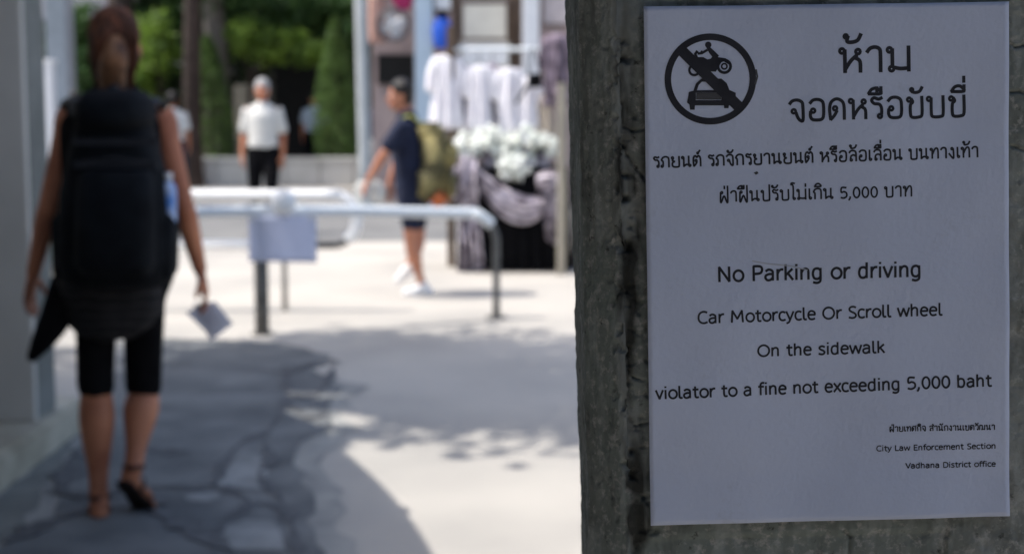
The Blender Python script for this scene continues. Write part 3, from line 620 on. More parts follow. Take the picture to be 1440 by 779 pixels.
    tt = [(*nk.lerp(ch, .22), R(.085) + g, R(.07) + g), (*nk.lerp(ch, .5), R(.155) + g, R(.09) + g), (*ch, R(.165) + g * 1.3, R(.115) + g * 1.5), (*wa, R(.14) + g * 2, R(.11) + g * 2), (*hem, R(.16) + g * 1.6, R(.12) + g * 1.6)]
    loft(bm, tt, side=tuple(L), n=24, ripple=lambda th, q: 1 + .02 * math.sin(6 * th + 8 * q))
    if not sleeveless:
        for s in 'LR':
            sh, el, wr = J['sh' + s], J['el' + s], J['wr' + s]; e = sh.lerp(el, min(1, sleeve * 2))
            loft(bm, [(*sh.lerp(ch, .3), R(.06) + g), (*sh, R(.056) + g), (*sh.lerp(e, .5), R(.054) + g), (*e, R(.056) + g)], side=tuple(L), n=14)
    fused('shirt', bm, c1, root, vox, 3)
    bm = nb(); loft(bm, [(*wa.lerp(hi, .5), R(.145) + g, R(.105) + g), (*hi, R(.168) + g, R(.12) + g), (*(hi - V((0, 0, .06 * k))), R(.15) + g, R(.11) + g)], side=tuple(L), n=20)
    for s in 'LR':
        hh, kn, an = J['hip' + s], J['kn' + s], J['an' + s]
        if short is None: leg = [(*hh, R(.09) + g), (*hh.lerp(kn, .5), R(.08) + g), (*kn, R(.06) + g), (*kn.lerp(an, .5), R(.058) + g), (*(an + V((0, 0, .02 * k))), R(.052) + g)]
        else: leg = [(*hh, R(.088) * legr + g), (*hh.lerp(kn, short * .5), R(.078) * legr + g), (*hh.lerp(kn, short), R(.058) * (1 + legr) / 2 + g)]
        loft(bm, leg, side=tuple(L), n=16, ripple=lambda th, q: 1 + .03 * math.sin(5 * th + 9 * q))
    fused('trousers' if short is None else 'shorts', bm, c2, root, vox, 3)
    for s in 'LR':
        an, to = J['an' + s], J['to' + s]; fd = (to - an); he = J.get('he' + s, an - V((0, 0, .045 * k)) - V((fd.x, fd.y, 0)) * .22); ax = (to - he).normalized(); sd = V((-ax.y, ax.x, 0)).normalized(); dn = ax.cross(sd); dn = dn if dn.z < 0 else -dn
        if shoes[0] == 'sandal':
            bm = nb(); loft(bm, [(*(he + dn * .022 * k - ax * .03 * k), .034 * k, .008 * k), (*(he.lerp(to, .4) + dn * .02 * k), .036 * k, .009 * k), (*(he.lerp(to, .75) + dn * .016 * k), .046 * k, .008 * k), (*(to + dn * .014 * k + ax * .03 * k), .038 * k, .006 * k)], side=tuple(sd), n=14)
            sh_ = thing_part('sandal', fused('sandal', bm, shoes[1], root, .005, 1))
            for (u, hgt) in ((.22, .052), (.68, .036)):
                bm = nb(); c = he.lerp(to, u); pts = [c + sd * .042 * k + dn * .015 * k, c + sd * .034 * k - dn * hgt * .6 * k, c - dn * hgt * k, c - sd * .034 * k - dn * hgt * .6 * k, c - sd * .042 * k + dn * .015 * k]
                loft(bm, [(*p, .012 * k, .003) for p in pts], side=tuple(ax), n=8, steps=4); obj('strap', bm, m_sandal, sh_, True)
            bm = nb(); loft(bm, [(*(an + V((.035 * k, .0, 0))), .010, .004), (*(an + V((0, .038 * k, 0))), .010, .004), (*(an + V((-.035 * k, 0, 0))), .010, .004), (*(an + V((0, -.038 * k, 0))), .01, .004), (*(an + V((.035 * k, 0, 0))), .01, .004)], side=(0, 0, 1), n=8, steps=4); obj('strap', bm, m_sandal, sh_, True)
        else:
            bm = nb(); loft(bm, [(*(he - ax * .015 * k), .045 * k, .042 * k), (*(he.lerp(to, .35) - dn * .01 * k), .046 * k, .05 * k), (*he.lerp(to, .75), .052 * k, .034 * k), (*(to + ax * .02 * k), .042 * k, .024 * k)], side=tuple(sd), n=14); ell(bm, he.lerp(an, .55), (.045 * k,) * 3, None, 12, 8)
            sh_ = fused('shoe', bm, shoes[1], root, .007, 2)
            bm = nb(); loft(bm, [(*(he + dn * .032 * k - ax * .03 * k), .043 * k, .012 * k), (*(he.lerp(to, .6) + dn * .03 * k), .052 * k, .012 * k), (*(to + dn * .02 * k + ax * .04 * k), .04 * k, .01 * k)], side=tuple(sd), n=12); obj('sole', bm, shoes[2] if len(shoes) > 2 else m_sole, sh_, True)
    return root
def thing_part(n, o): return o

# --- the walking woman, seen from behind
Yw = 5.0; O = V((P(160, 735, Yw).x, Yw, 0))
def w(px, py, dy=0): return P(px, py, Yw + dy) - O
J = dict(head=w(163, 68, .02), neck=w(162, 128, .01), chest=w(162, 195), waist=w(163, 312), hips=w(165, 388),
         shL=w(101, 163), elL=w(69, 288, -.02), wrL=w(47, 384, .03), haL=w(41, 420, .05), shR=w(226, 166), elR=w(257, 285, -.04), wrR=w(281, 378, .04), haR=w(290, 418, .06),
         hipL=w(134, 408), knL=w(135, 545, .02), anL=w(139, 698, .0), heL=w(140, 722, -.02), toL=w(137, 722, .2), hipR=w(202, 408), knR=w(202, 545, .10), anR=w(188, 655, -.02), heR=w(181, 676, -.03), toR=w(207, 712, .10))
def whair(bm, hp):
    ell(bm, hp(0, -.02, -.03), (.086, .07, .07)); loft(bm, [(*hp(0, -.07, .05), .05, .05), (*hp(.0, -.10, .0), .055, .05), (*hp(-.01, -.09, -.09), .05, .04), (*hp(.0, -.07, -.15), .035, .03)], n=12)
wo = person('woman walking away in black vest and knee-length black shorts, large black backpack on', tuple(O), J, (0, 1, 0), (m_hair, whair), (m_black, m_black), skin=m_skin, vox=.0065, shoes=('sandal', m_sole), short=.97, sleeveless=True, legr=.68)
bm = nb(); loft(bm, [(*w(163, 62, -.10), .030, .03), (*w(161, 84, -.135), .044, .034), (*w(157, 106, -.13), .046, .034), (*w(161, 126, -.12), .040, .028), (*w(168, 146, -.11), .016, .012)], n=14, ripple=lambda th, q: 1 + .08 * math.sin(7 * th)); obj('ponytail', bm, m_hair_b, wo, True)
bm = nb()
for q_ in range(46):
    a_ = random.uniform(-1.3, 1.3); x_ = 162 + 30 * math.sin(a_); y0_ = random.uniform(34, 75); pth = [P(162 + 26 * math.sin(a_), y0_, Yw - .05 - .05 * math.cos(a_)), P(x_ + random.uniform(-5, 5), y0_ + 28, Yw - .06 - .04 * math.cos(a_)), P(x_ * .6 + 64 + random.uniform(-9, 9), y0_ + 62, Yw - .07)]
    tube(bm, [tuple(c_ - O) for c_ in pth], .0035, 4, 4)
so = obj('loose_strands', bm, m_hair, wo, True); so['kind'] = 'stuff'
# shirt tied round the waist, striped, a sleeve hanging at the left
bm = nb(); rp = lambda th, q: 1 + .05 * math.sin(5 * th + 6 * q) + .02 * math.sin(13 * th)
loft(bm, [(*w(160, 345, -.02), .185, .14), (*w(158, 372, -.02), .198, .15), (*w(158, 400, -.02), .19, .145), (*w(160, 424, -.03), .175, .135)], side=(1, 0, 0), n=40, ripple=rp)
ms = mat('striped_dark_cloth', (.03, .028, .032), (.010, .010, .012), .85, 9)
nt = ms.node_tree; wv = nt.nodes.new('ShaderNodeTexWave'); wv.bands_direction = 'Z'; wv.inputs['Scale'].default_value = 9; wv.inputs['Distortion'].default_value = 5
cr = nt.nodes.new('ShaderNodeValToRGB'); cr.color_ramp.elements[0].color = (.009, .009, .011, 1); cr.color_ramp.elements[1].color = (.030, .028, .030, 1); cr.color_ramp.elements[0].position = .7
tcn = nt.nodes.new('ShaderNodeTexCoord'); nt.links.new(tcn.outputs['Object'], wv.inputs['Vector']); nt.links.new(wv.outputs['Fac'], cr.inputs[0]); nt.links.new(cr.outputs[0], nt.nodes['Principled BSDF'].inputs['Base Color'])
obj('tied_shirt', bm, ms, wo, True)
bm = nb(); loft(bm, [(*w(92, 400, -.05), .05, .045), (*w(80, 440, -.08), .055, .04), (*w(62, 475, -.1), .04, .03), (*w(45, 503, -.1), .018, .014)], side=(1, 0, 0), n=18, ripple=rp); obj('hanging_sleeve', bm, m_black, wo, True)
# backpack
t = thing('backpack', 'large black hiking backpack worn by the woman walking away', 'backpack', (O.x, Yw - .2, 1.0)); bo = V((O.x, Yw, 0))
def rb(bm, px0, px1, py0, py1, d0, d1, bev, steps=3):
    a = P(px0, py0, Yw); b = P(px1, py1, Yw)
    r = bmesh.ops.create_cube(bm, size=1, matrix=Matrix.Translation(((a.x + b.x) / 2, Yw + (d0 + d1) / 2, (a.z + b.z) / 2)) @ Matrix.Diagonal((b.x - a.x, d1 - d0, a.z - b.z, 1)))
    bmesh.ops.bevel(bm, geom=list({e for v in r['verts'] for e in v.link_edges}), offset=bev, segments=4, affect='EDGES', profile=.5)
def bk(name, rows, Y, dep, m, n=28, sq=.72):
    bm = nb(); pr = []
    for (py, xa, xb, dd) in rows:
        A = P(xa, py, Y); B = P(xb, py, Y); c_ = (A + B) / 2; hw = (B.x - A.x) / 2; ring = []
        for q in range(n):
            th = 2 * math.pi * q / n; cx_ = math.copysign(abs(math.cos(th)) ** sq, math.cos(th)); sy_ = math.copysign(abs(math.sin(th)) ** sq, math.sin(th)); f = 1 + .012 * math.sin(6 * th + py * .05)
            ring.append(bm.verts.new((c_.x + hw * cx_ * f, Y + dep * dd * sy_ * f, c_.z)))
        pr.append(ring)
    for r0, r1 in zip(pr, pr[1:]):
        for q in range(n): bm.faces.new((r0[q], r1[q], r1[(q + 1) % n], r0[(q + 1) % n]))
    bm.faces.new(pr[0]); bm.faces.new(pr[-1][::-1]); bmesh.ops.recalc_face_normals(bm, faces=bm.faces[:])
    return obj(name, bm, m, t, True, world=True)
bk('main_compartment', [(140, 132, 194, .5), (150, 120, 206, .8), (175, 110, 214, 1), (220, 99, 225, 1), (270, 88, 238, 1), (320, 84, 242, 1), (365, 84, 243, 1), (392, 90, 238, .9), (402, 100, 228, .6)], Yw - .21, .13, m_bag)
bk('top_lid', [(126, 138, 190, .4), (131, 122, 204, .8), (145, 112, 214, 1), (165, 110, 216, 1), (176, 112, 214, .95), (180, 118, 208, .8)], Yw - .22, .16, m_bag)
bk('front_pocket', [(240, 122, 206, .6), (248, 112, 214, .9), (300, 108, 218, 1), (370, 108, 218, 1), (386, 116, 212, .7)], Yw - .34, .07, m_bag)
bk('side_pocket', [(300, 80, 98, .7), (310, 76, 100, 1), (380, 78, 100, 1), (392, 84, 98, .7)], Yw - .2, .07, m_bag)
bk('side_pocket', [(300, 228, 246, .7), (310, 226, 250, 1), (380, 226, 248, 1), (392, 228, 242, .7)], Yw - .2, .07, m_bag)
for (x0_, x1_) in ((112, 96), (206, 224)):
    bm = nb(); loft(bm, [(*P(x0_, 160, Yw - .13), .03, .012), (*P(x0_ + (x1_ - x0_) * .3, 142, Yw - .04), .03, .012), (*P(x1_, 152, Yw + .05), .03, .012), (*P(x1_, 200, Yw + .14), .03, .012), (*P(x1_ - (x1_ - x0_) * .2, 290, Yw + .12), .025, .01), (*P(x1_, 345, Yw - .1), .015, .008)], side=(1, 0, 0), n=10); obj('shoulder_strap', bm, m_strap, t, True, world=True)
for y in (200, 232):
    bm = nb(); a = P(104, y, Yw - .34); b = P(222, y, Yw - .34); box(bm, a.x, b.x, Yw - .347, Yw - .338, a.z - .01, a.z + .01); obj('compression_strap', bm, m_strap, t, world=True)
bm = nb(); tube(bm, [P(115, 228, Yw - .415), P(160, 222, Yw - .42), P(208, 228, Yw - .415)], .004, 6); obj('zip', bm, m_strap, t, world=True)
bm = nb(); tube(bm, [tuple(P(148, 135, Yw - .2)), tuple(P(160, 122, Yw - .2)), tuple(P(172, 135, Yw - .2))], .009, 8, 4); obj('grab_handle', bm, m_strap, t, True, world=True)
t = thing('water_bottle', 'small blue and white bottle in the right pocket of the black backpack', 'bottle', tuple(P(238, 285, Yw - .22)))
bm = nb(); loft(bm, [(0, 0, -.06, .022), (0, 0, .04, .024), (0, 0, .065, .012)], n=14); obj('bottle_body', bm, mat('blue_plastic', (.06, .22, .62), (.5, .6, .8), .4, 22), t, True)
bm = nb(); loft(bm, [(0, 0, .075, .013), (0, 0, .095, .013)], cap=False, n=12); obj('lid', bm, m_white, t, True)
# papers in her right hand
t = thing('papers', 'folded white papers held in the right hand of the walking woman', 'papers', tuple(P(296, 440, Yw + .07)))
for k, (q, dz) in enumerate((([(272, 428), (303, 424), (328, 455), (296, 480)], .0), ([(262, 440), (290, 422), (318, 448), (300, 476)], .012))):
    bm = nb(); vs = [bm.verts.new(P(x, y, Yw + .05 + dz + (.03 if i in (0, 3) else 0))) for i, (x, y) in enumerate(q)]; f = bm.faces.new(vs); bmesh.ops.triangulate(bm, faces=[f]); o = obj('sheet', bm, mat('paper_white', (.90, .90, .93), (.86, .86, .90), .7, 6, trans=.5), t, world=True); md = o.modifiers.new('s', 'SOLIDIFY'); md.thickness = .001

# --- boy with olive backpack, side on, walking to the left
Yk = G(590, 414).y; O = V((P(582, 400, Yk).x, Yk, 0))
def w(px, py, dy=0): return P(px, py, Yk + dy) - O
J = dict(head=w(562, 135), neck=w(572, 160), chest=w(574, 192), waist=w(578, 240), hips=w(582, 268),
         shL=w(566, 178, -.15), elL=w(543, 212, -.19), wrL=w(518, 252, -.16), haL=w(510, 270, -.15), shR=w(572, 178, .15), elR=w(560, 220, .18), wrR=w(548, 258, .16), haR=w(546, 272, .15),
         hipL=w(578, 280, -.07), knL=w(578, 340, -.08), anL=w(592, 396, -.06), toL=w(574, 410, -.06), heL=w(600, 411, -.06), hipR=w(584, 280, .07), knR=w(588, 340, .07), anR=w(575, 372, .06), toR=w(561, 391, .06), heR=w(578, 380, .06))
m_wshoe = mat('white_shoe', (.78, .78, .78), None, .6)
def bhair(bm, hp): ell(bm, hp(0, -.03, .05), (.088 * .95, .09, .08))
person('boy walking left in navy T-shirt, dark shorts and white trainers', tuple(O), J, (-1, -.35, -.1), (m_hair_k, bhair), (m_navy, m_navy), skin=m_skin_r, k=.93, vox=.009, shoes=('shoe', m_wshoe, m_white), short=.62, sleeve=.38, untuck=.04, lat=(0, 1, 0))
t = thing('backpack', 'olive camouflage backpack on the back of the boy in navy', 'backpack', tuple(P(605, 230, Yk)))
def rb2(bm, px0, px1, py0, py1, d0, d1, bev):
    a = P(px0, py0, Yk); b = P(px1, py1, Yk); r = bmesh.ops.create_cube(bm, size=1, matrix=Matrix.Translation(((a.x + b.x) / 2, Yk + (d0 + d1) / 2, (a.z + b.z) / 2)) @ Matrix.Diagonal((b.x - a.x, d1 - d0, a.z - b.z, 1)))
    bmesh.ops.bevel(bm, geom=list({e for v in r['verts'] for e in v.link_edges}), offset=bev, segments=4, affect='EDGES')
bm = nb(); rb2(bm, 588, 632, 180, 284, -.16, .16, .05); obj('main_compartment', bm, m_olive, t, True, world=True)
bm = nb(); rb2(bm, 584, 624, 172, 200, -.15, .15, .035); obj('top_lid', bm, m_olive, t, True, world=True)
bm = nb(); rb2(bm, 624, 644, 200, 238, -.12, .12, .03); obj('upper_pocket', bm, m_olive, t, True, world=True)
bm = nb(); rb2(bm, 626, 642, 240, 280, -.12, .12, .03); obj('lower_pocket', bm, m_olive, t, True, world=True)
bm = nb(); rb2(bm, 590, 614, 235, 280, -.21, -.14, .025); obj('side_pocket', bm, m_olive, t, True, world=True)
bm = nb(); rb2(bm, 604, 630, 268, 289, -.20, .10, .03); obj('orange_pouch', bm, mat('orange_nylon', (.55, .15, .05), None, .7), t, True, world=True)
for s in (-.1, .1):
    bm = nb(); loft(bm, [(*P(596, 178, Yk + s), .018, .008), (*P(575, 163, Yk + s), .02, .008), (*P(562, 176, Yk + s), .02, .008), (*P(560, 205, Yk + s * 1.1), .02, .008), (*P(572, 238, Yk + s * 1.3), .016, .008), (*P(592, 256, Yk + s * 1.3), .012, .006)], side=(0, 1, 0), n=10); obj('shoulder_strap', bm, m_yellow, t, True, world=True)
t = thing('carrier_bag', 'small white carrier bag dangling from the left hand of the boy', 'bag', tuple(P(528, 262, Yk - .12)))
bm = nb(); loft(bm, [(0, 0, .03, .02, .015), (.02, 0, -.03, .06, .035), (.02, 0, -.10, .05, .03)], n=20, ripple=lambda th, q: 1 + .12 * math.sin(5 * th + 7 * q)); obj('sack', bm, m_shirt, t, True)
bm = nb(); tube(bm, [(0, 0, .02), (-.05, -.02, .07), (-.08, -.03, .02)], .005, 6, 3); obj('handle', bm, m_shirt, t, True)

def std(k=1.0, face=1, stride=.12, arm=.0):
    """standing / walking joints; face = +1 facing +Y, -1 facing the camera"""
    f = face
    J = dict(head=(0, 0, 1.58), neck=(0, -.01 * f, 1.43), chest=(0, 0, 1.28), waist=(0, 0, 1.06), hips=(0, 0, .95))
    for s, n in ((-1, 'L'), (1, 'R')):
        J['sh' + n] = (s * .158, 0, 1.365); J['el' + n] = (s * .215, -.03 * f + arm, 1.11); J['wr' + n] = (s * .225, .05 * f, .87); J['ha' + n] = (s * .22, .07 * f, .79)
        J['hip' + n] = (s * .09, 0, .88); J['kn' + n] = (s * .10, (.06 + s * stride * .5) * f, .49); J['an' + n] = (s * .10, (s * stride) * f, .09); J['to' + n] = (s * .11, (s * stride + .15) * f, .025)
    return {a: tuple(x * k for x in b) for a, b in J.items()}
# --- white-haired man facing the camera
Ym = 16.3; c = P(369, 148, Ym)
person('white-haired man facing the barriers in white short-sleeved shirt and black trousers', (c.x, Ym, 0), std(.985, -1, .1), (0, -1, 0), (m_hair_g, None), (m_shirt, m_black), k=.985, vox=.011, shoes=('shoe', m_sole), rad=.95)
# --- others far off
c = P(533, 148, 22.0); person('person in dark navy top mostly hidden behind the boy', (c.x, 22.0, 0), std(.95, 1, .14), (0, 1, 0), (m_hair_k, None), (m_navy, m_wall), k=.98, vox=.014, shoes=('shoe', m_sole))
c = P(441, 148, 28.0); person('distant person in pale blue top beside the right clipped shrub', (c.x, 28.0, 0), std(.95, -1, .14), (.3, -1, 0), (m_hair_k, None), (mat('pale_blue_cloth', (.5, .58, .66), None, .8), m_black), k=.95, vox=.016, shoes=('shoe', m_sole))
c = P(106, 148, 19.5); person('distant person in white shirt left of the head of the walking woman', (c.x, 19.5, 0), std(.93, 1, .14), (0, 1, 0), (m_hair_k, None), (m_shirt, m_navy), k=.93, vox=.016, shoes=('shoe', m_sole))
c = P(243, 148, 21.5); person('distant person in white shirt right of the shoulder of the walking woman', (c.x, 21.5, 0), std(.93, 1, .14), (0, 1, 0), (m_hair_k, None), (m_shirt, m_navy), k=.93, vox=.016, shoes=('shoe', m_sole))

# ------------------------------------------------------------------ near concrete post
PC = V((.18223827, .85491699, 1.30889697)); yaw, pit, rol = .03704903, -.06287942, -.01594424
PM = (Matrix.Rotation(yaw, 3, 'Z') @ Matrix.Rotation(pit, 3, 'X') @ Matrix.Rotation(rol, 3, 'Y'))
eu, ev, ew = PM @ V((1, 0, 0)), PM @ V((0, 1, 0)), PM @ V((0, 0, 1))
def loc(px, py, v=0.0):
    """pixel -> (u,w) in the post's own frame, on the plane at depth v behind the paper"""
    r = ray(px, py); o = PC + ev * v; s = (o - CAM).dot(ev) / r.dot(ev); q = CAM + r * s - PC; return q.dot(eu), q.dot(ew)
def vnoise(x, y, seed=0):
    xi, yi = np.floor(x).astype(int), np.floor(y).astype(int); xf, yf = x - xi, y - yi
    h = lambda a, b: (np.sin(a * 127.1 + b * 311.7 + seed * 74.7) * 43758.5453) % 1
    sx, sy = xf * xf * (3 - 2 * xf), yf * yf * (3 - 2 * yf)
    return (h(xi, yi) * (1 - sx) + h(xi + 1, yi) * sx) * (1 - sy) + (h(xi, yi + 1) * (1 - sx) + h(xi + 1, yi + 1) * sx) * sy
def fbm(x, y, o=5, seed=0, g=.5):
    s = 0; a = 1; t_ = 0
    for i in range(o): s = s + a * vnoise(x * 2 ** i, y * 2 ** i, seed + i); t_ += a; a *= g
    return s / t_
V0 = .0022   # post face lies this far behind the paper
wt, wb = loc(880, 0)[1], loc(880, 779)[1]
sil = (loc(797, 0, .20)[0], loc(818, 779, .20)[0]); chm = (loc(813, 0, .026)[0], loc(829, 779, .026)[0]); cor = (loc(868, 0)[0], loc(886, 779)[0])
fine = np.arange(-.185, .185, .00085); ws = np.concatenate([np.linspace(-1.38, -.19, 60), fine, np.linspace(.19, 2.6, 90)])
tp = np.clip((wt - ws) / (wt - wb), -.4, 1.6)
us = {k: a + (b - a) * tp for k, (a, b) in dict(sil=sil, chm=chm, cor=cor).items()}
# columns of the section: back-left, left side, chamfer, front, right chamfer, right side, back
segs = [('side', 26), ('cham', 74), ('front', 240), ('rch', 20), ('rside', 8), ('back', 4)]
cols = []
for s in range(26): cols.append(('side', s / 26))
for s in range(74): cols.append(('cham', s / 74))
for s in range(250): cols.append(('front', s / 250))
for s in range(16): cols.append(('rch', s / 16))
for s in range(6): cols.append(('rside', s / 6))
for s in range(8): cols.append(('back', s / 8))
NC, NW = len(cols), len(ws); U_ = np.zeros((NC, NW)); Vv = np.zeros((NC, NW)); Nu = np.zeros((NC, NW)); Nv = np.zeros((NC, NW)); Sarc = np.zeros((NC, NW))
UR = .175
for i, (k, s) in enumerate(cols):
    if k == 'side': U_[i] = us['sil'] + (us['chm'] - us['sil']) * s; Vv[i] = .20 - (.20 - .026) * s; n = (-1, 0); arc = s * .17
    elif k == 'cham':
        e = s; U_[i] = us['chm'] + (us['cor'] - us['chm']) * e; Vv[i] = .026 * (1 - e) ** 1.6; n = (-.75, -.66); arc = .17 + s * .034
    elif k == 'front': U_[i] = us['cor'] + (UR - us['cor']) * s; Vv[i] = 0; n = (0, -1); arc = .204 + s * .25
    elif k == 'rch': U_[i] = UR + .03 * s; Vv[i] = .03 * s; n = (.7, -.7); arc = .454 + .04 * s
    elif k == 'rside': U_[i] = UR + .03; Vv[i] = .03 + .19 * s; n = (1, 0); arc = .5 + .2 * s
    else: U_[i] = (UR + .03) * (1 - s) + us['sil'] * s; Vv[i] = .22 - .02 * s; n = (0, 1); arc = .7 + .25 * s
    Nu[i], Nv[i] = n; Sarc[i] = arc
WW = np.broadcast_to(ws, (NC, NW))
dsp = (fbm(Sarc * 60, WW * 45, 5, 1) - .5) * .0026 + (fbm(Sarc * 420, WW * 300, 3, 5) - .5) * .0010
isid = np.array([k in ('side',) for k, s in cols])[:, None]; ich = np.array([k == 'cham' for k, s in cols])[:, None]
dsp += np.where(isid, (fbm(Sarc * 250, WW * 26, 4, 9) - .5) * .003, 0)
chs = np.array([s if k == 'cham' else (0 if k == 'side' else 9) for k, s in cols])[:, None]
dsp += np.where(chs < .3, (fbm(Sarc * 700, WW * 45, 3, 12) - .5) * .0018, 0)
# broken seam running down the front corner
sc = .204 + .003 + (fbm(WW * 22, WW * 0 + 3, 4, 2) - .5) * .010
dist = np.abs(Sarc - sc); deep = .0006 + .0042 * fbm(WW * 70, WW * 0 + 7, 4, 4) ** 1.4; wid = .0010 + .0035 * fbm(WW * 55, WW * 0 + 1, 4, 6) ** 1.5
dsp -= deep * np.exp(-(dist / wid) ** 2) * (1 - isid)
# pits and blisters beside it
pit_ = fbm(Sarc * 170, WW * 150, 3, 21); near = np.exp(-(dist / .012) ** 2) * .85 + .15
dsp -= np.clip(pit_ - .58, 0, 1) * .020 * near * (1 - isid)
# oblique cracks branching off to the paper
def crack(px, wd=.0007, dp=.0022):
    global dsp
    L_ = [loc(x, y) for x, y in px]
    for (a, b) in zip(L_, L_[1:]):
        ax, ay = a; bx, by = b; dx, dy = bx - ax, by - ay; ll = dx * dx + dy * dy
        tt = np.clip(((U_ - ax) * dx + (WW - ay) * dy) / ll, 0, 1); dd = np.hypot(U_ - ax - tt * dx, WW - ay - tt * dy) + (fbm(Sarc * 500, WW * 500, 2, 31) - .5) * .0006
        dsp = dsp - np.where(np.abs(Vv) < .02, dp * np.exp(-(dd / wd) ** 2), 0)
crack([(872, 150), (880, 178), (892, 184), (912, 181)]); crack([(876, 196), (884, 218), (896, 236), (912, 256)], .0009, .003); crack([(884, 520), (892, 532), (906, 536)], .0006); crack([(880, 585), (895, 600), (914, 596)], .0006)
crack([(1424, 60), (1432, 66), (1446, 62)]); crack([(1422, 130), (1436, 128), (1450, 134)]); crack([(1190, 748), (1200, 758), (1196, 790)]); crack([(1426, 205), (1450, 214)])
# the block joint under the paper
jx = loc(1335, 760)[0]; dsp = dsp + np.where((WW < loc(1335, 742)[1]) & (U_ < jx) & (U_ > us['cor']), -.0022 * np.clip((loc(1335, 742)[1] - WW) / .004, 0, 1), 0)
Uf, Vf = U_ + Nu * dsp, Vv + Nv * dsp + V0 + .0011
co = (np.array(PC)[None, None] + Uf[..., None] * np.array(eu) + Vf[..., None] * np.array(ev) + WW[..., None] * np.array(ew)).reshape(-1, 3)
ii, jj = np.meshgrid(np.arange(NC), np.arange(NW - 1), indexing='ij'); i2 = (ii + 1) % NC
quads = np.stack([ii * NW + jj, i2 * NW + jj, i2 * NW + jj + 1, ii * NW + jj + 1], -1).reshape(-1, 4)
me = bpy.data.meshes.new('concrete_post'); me.from_pydata([], [], []); me.vertices.add(len(co)); me.vertices.foreach_set('co', co.astype(np.float32).ravel())
me.loops.add(quads.size); me.loops.foreach_set('vertex_index', quads.astype(np.int32).ravel()); me.polygons.add(len(quads)); me.polygons.foreach_set('loop_start', np.arange(0, quads.size, 4, dtype=np.int32)); me.update()
for nme, arr in (('dirt', (np.exp(-(dist / .0075) ** 2) * (1 - isid) * fbm(WW * 60, Sarc * 60, 4, 40) * 1.3)), ('drip', (fbm(Sarc * 120, WW * 22, 5, 50) + 0 * WW))):
    at = me.attributes.new(nme, 'FLOAT', 'POINT'); at.data.foreach_set('value', np.broadcast_to(arr, (NC, NW)).astype(np.float32).ravel())
mp = bpy.data.materials.new('weathered_concrete'); mp.use_nodes = True; nt = mp.node_tree; N = nt.nodes; L = nt.links; bs = N['Principled BSDF']; bs.inputs['Roughness'].default_value = .85; bs.inputs['Specular IOR Level'].default_value = .25
tc = N.new('ShaderNodeTexCoord')
def noise(sc, det=6, rough=.6, vec=None):
    n = N.new('ShaderNodeTexNoise'); n.inputs['Scale'].default_value = sc; n.inputs['Detail'].default_value = det; n.inputs['Roughness'].default_value = rough; L.new(vec or tc.outputs['Object'], n.inputs['Vector']); return n.outputs[0]
def ramp(x, stops):
    r = N.new('ShaderNodeValToRGB'); e = r.color_ramp.elements
    for k, (p, c) in enumerate(stops):
        if k < 2: e[k].position = p; e[k].color = (*c, 1)
        else: q = e.new(p); q.color = (*c, 1)
    L.new(x, r.inputs[0]); return r.outputs[0]
def mixc(fac, a, b, mode='MIX'):
    m = N.new('ShaderNodeMix'); m.data_type = 'RGBA'; m.blend_type = mode
    if isinstance(fac, float): m.inputs['Factor'].default_value = fac
    else: L.new(fac, m.inputs['Factor'])
    for s, x in (('A', a), ('B', b)):
        k = [q for q in m.inputs if q.name == s and q.type == 'RGBA'][0]
        if isinstance(x, tuple): k.default_value = (*x, 1)
        else: L.new(x, k)
    return [q for q in m.outputs if q.type == 'RGBA'][0]
base = ramp(noise(28, 8, .65), [(.3, (.11, .118, .102)), (.5, (.195, .202, .178)), (.70, (.33, .33, .29))])
base = mixc(ramp(noise(9, 5), [(.42, (0, 0, 0)), (.62, (1, 1, 1))]), base, (.20, .222, .195))
base = mixc(ramp(noise(160, 4, .7), [(.52, (0, 0, 0)), (.66, (1, 1, 1))]), base, (.38, .37, .33))
base = mixc(ramp(noise(120, 5, .7), [(.60, (0, 0, 0)), (.70, (1, 1, 1))]), base, (.05, .05, .042))
ad = N.new('ShaderNodeAttribute'); ad.attribute_name = 'dirt'; base = mixc(ramp(ad.outputs['Fac'], [(.22, (0, 0, 0)), (.55, (.9, .9, .9))]), base, (.022, .021, .018))
ap = N.new('ShaderNodeAttribute'); ap.attribute_name = 'drip'; base = mixc(ramp(ap.outputs['Fac'], [(.52, (0, 0, 0)), (.7, (.5, .5, .5))]), base, (.37, .39, .36))
base = mixc(ramp(ap.outputs['Fac'], [(.25, (.5, .5, .5)), (.40, (0, 0, 0))]), base, (.06, .062, .052))
L.new(base, bs.inputs['Base Color']); bp = N.new('ShaderNodeBump'); bp.inputs['Strength'].default_value = .6; bp.inputs['Distance'].default_value = .0012; L.new(noise(380, 6, .7), bp.inputs['Height']); L.new(bp.outputs[0], bs.inputs['Normal'])
post = link('concrete_post', me, mp); tag(post, 'rough weathered grey concrete post, close up, with cracked corner', 'post')
for p_ in me.polygons: p_.use_smooth = True

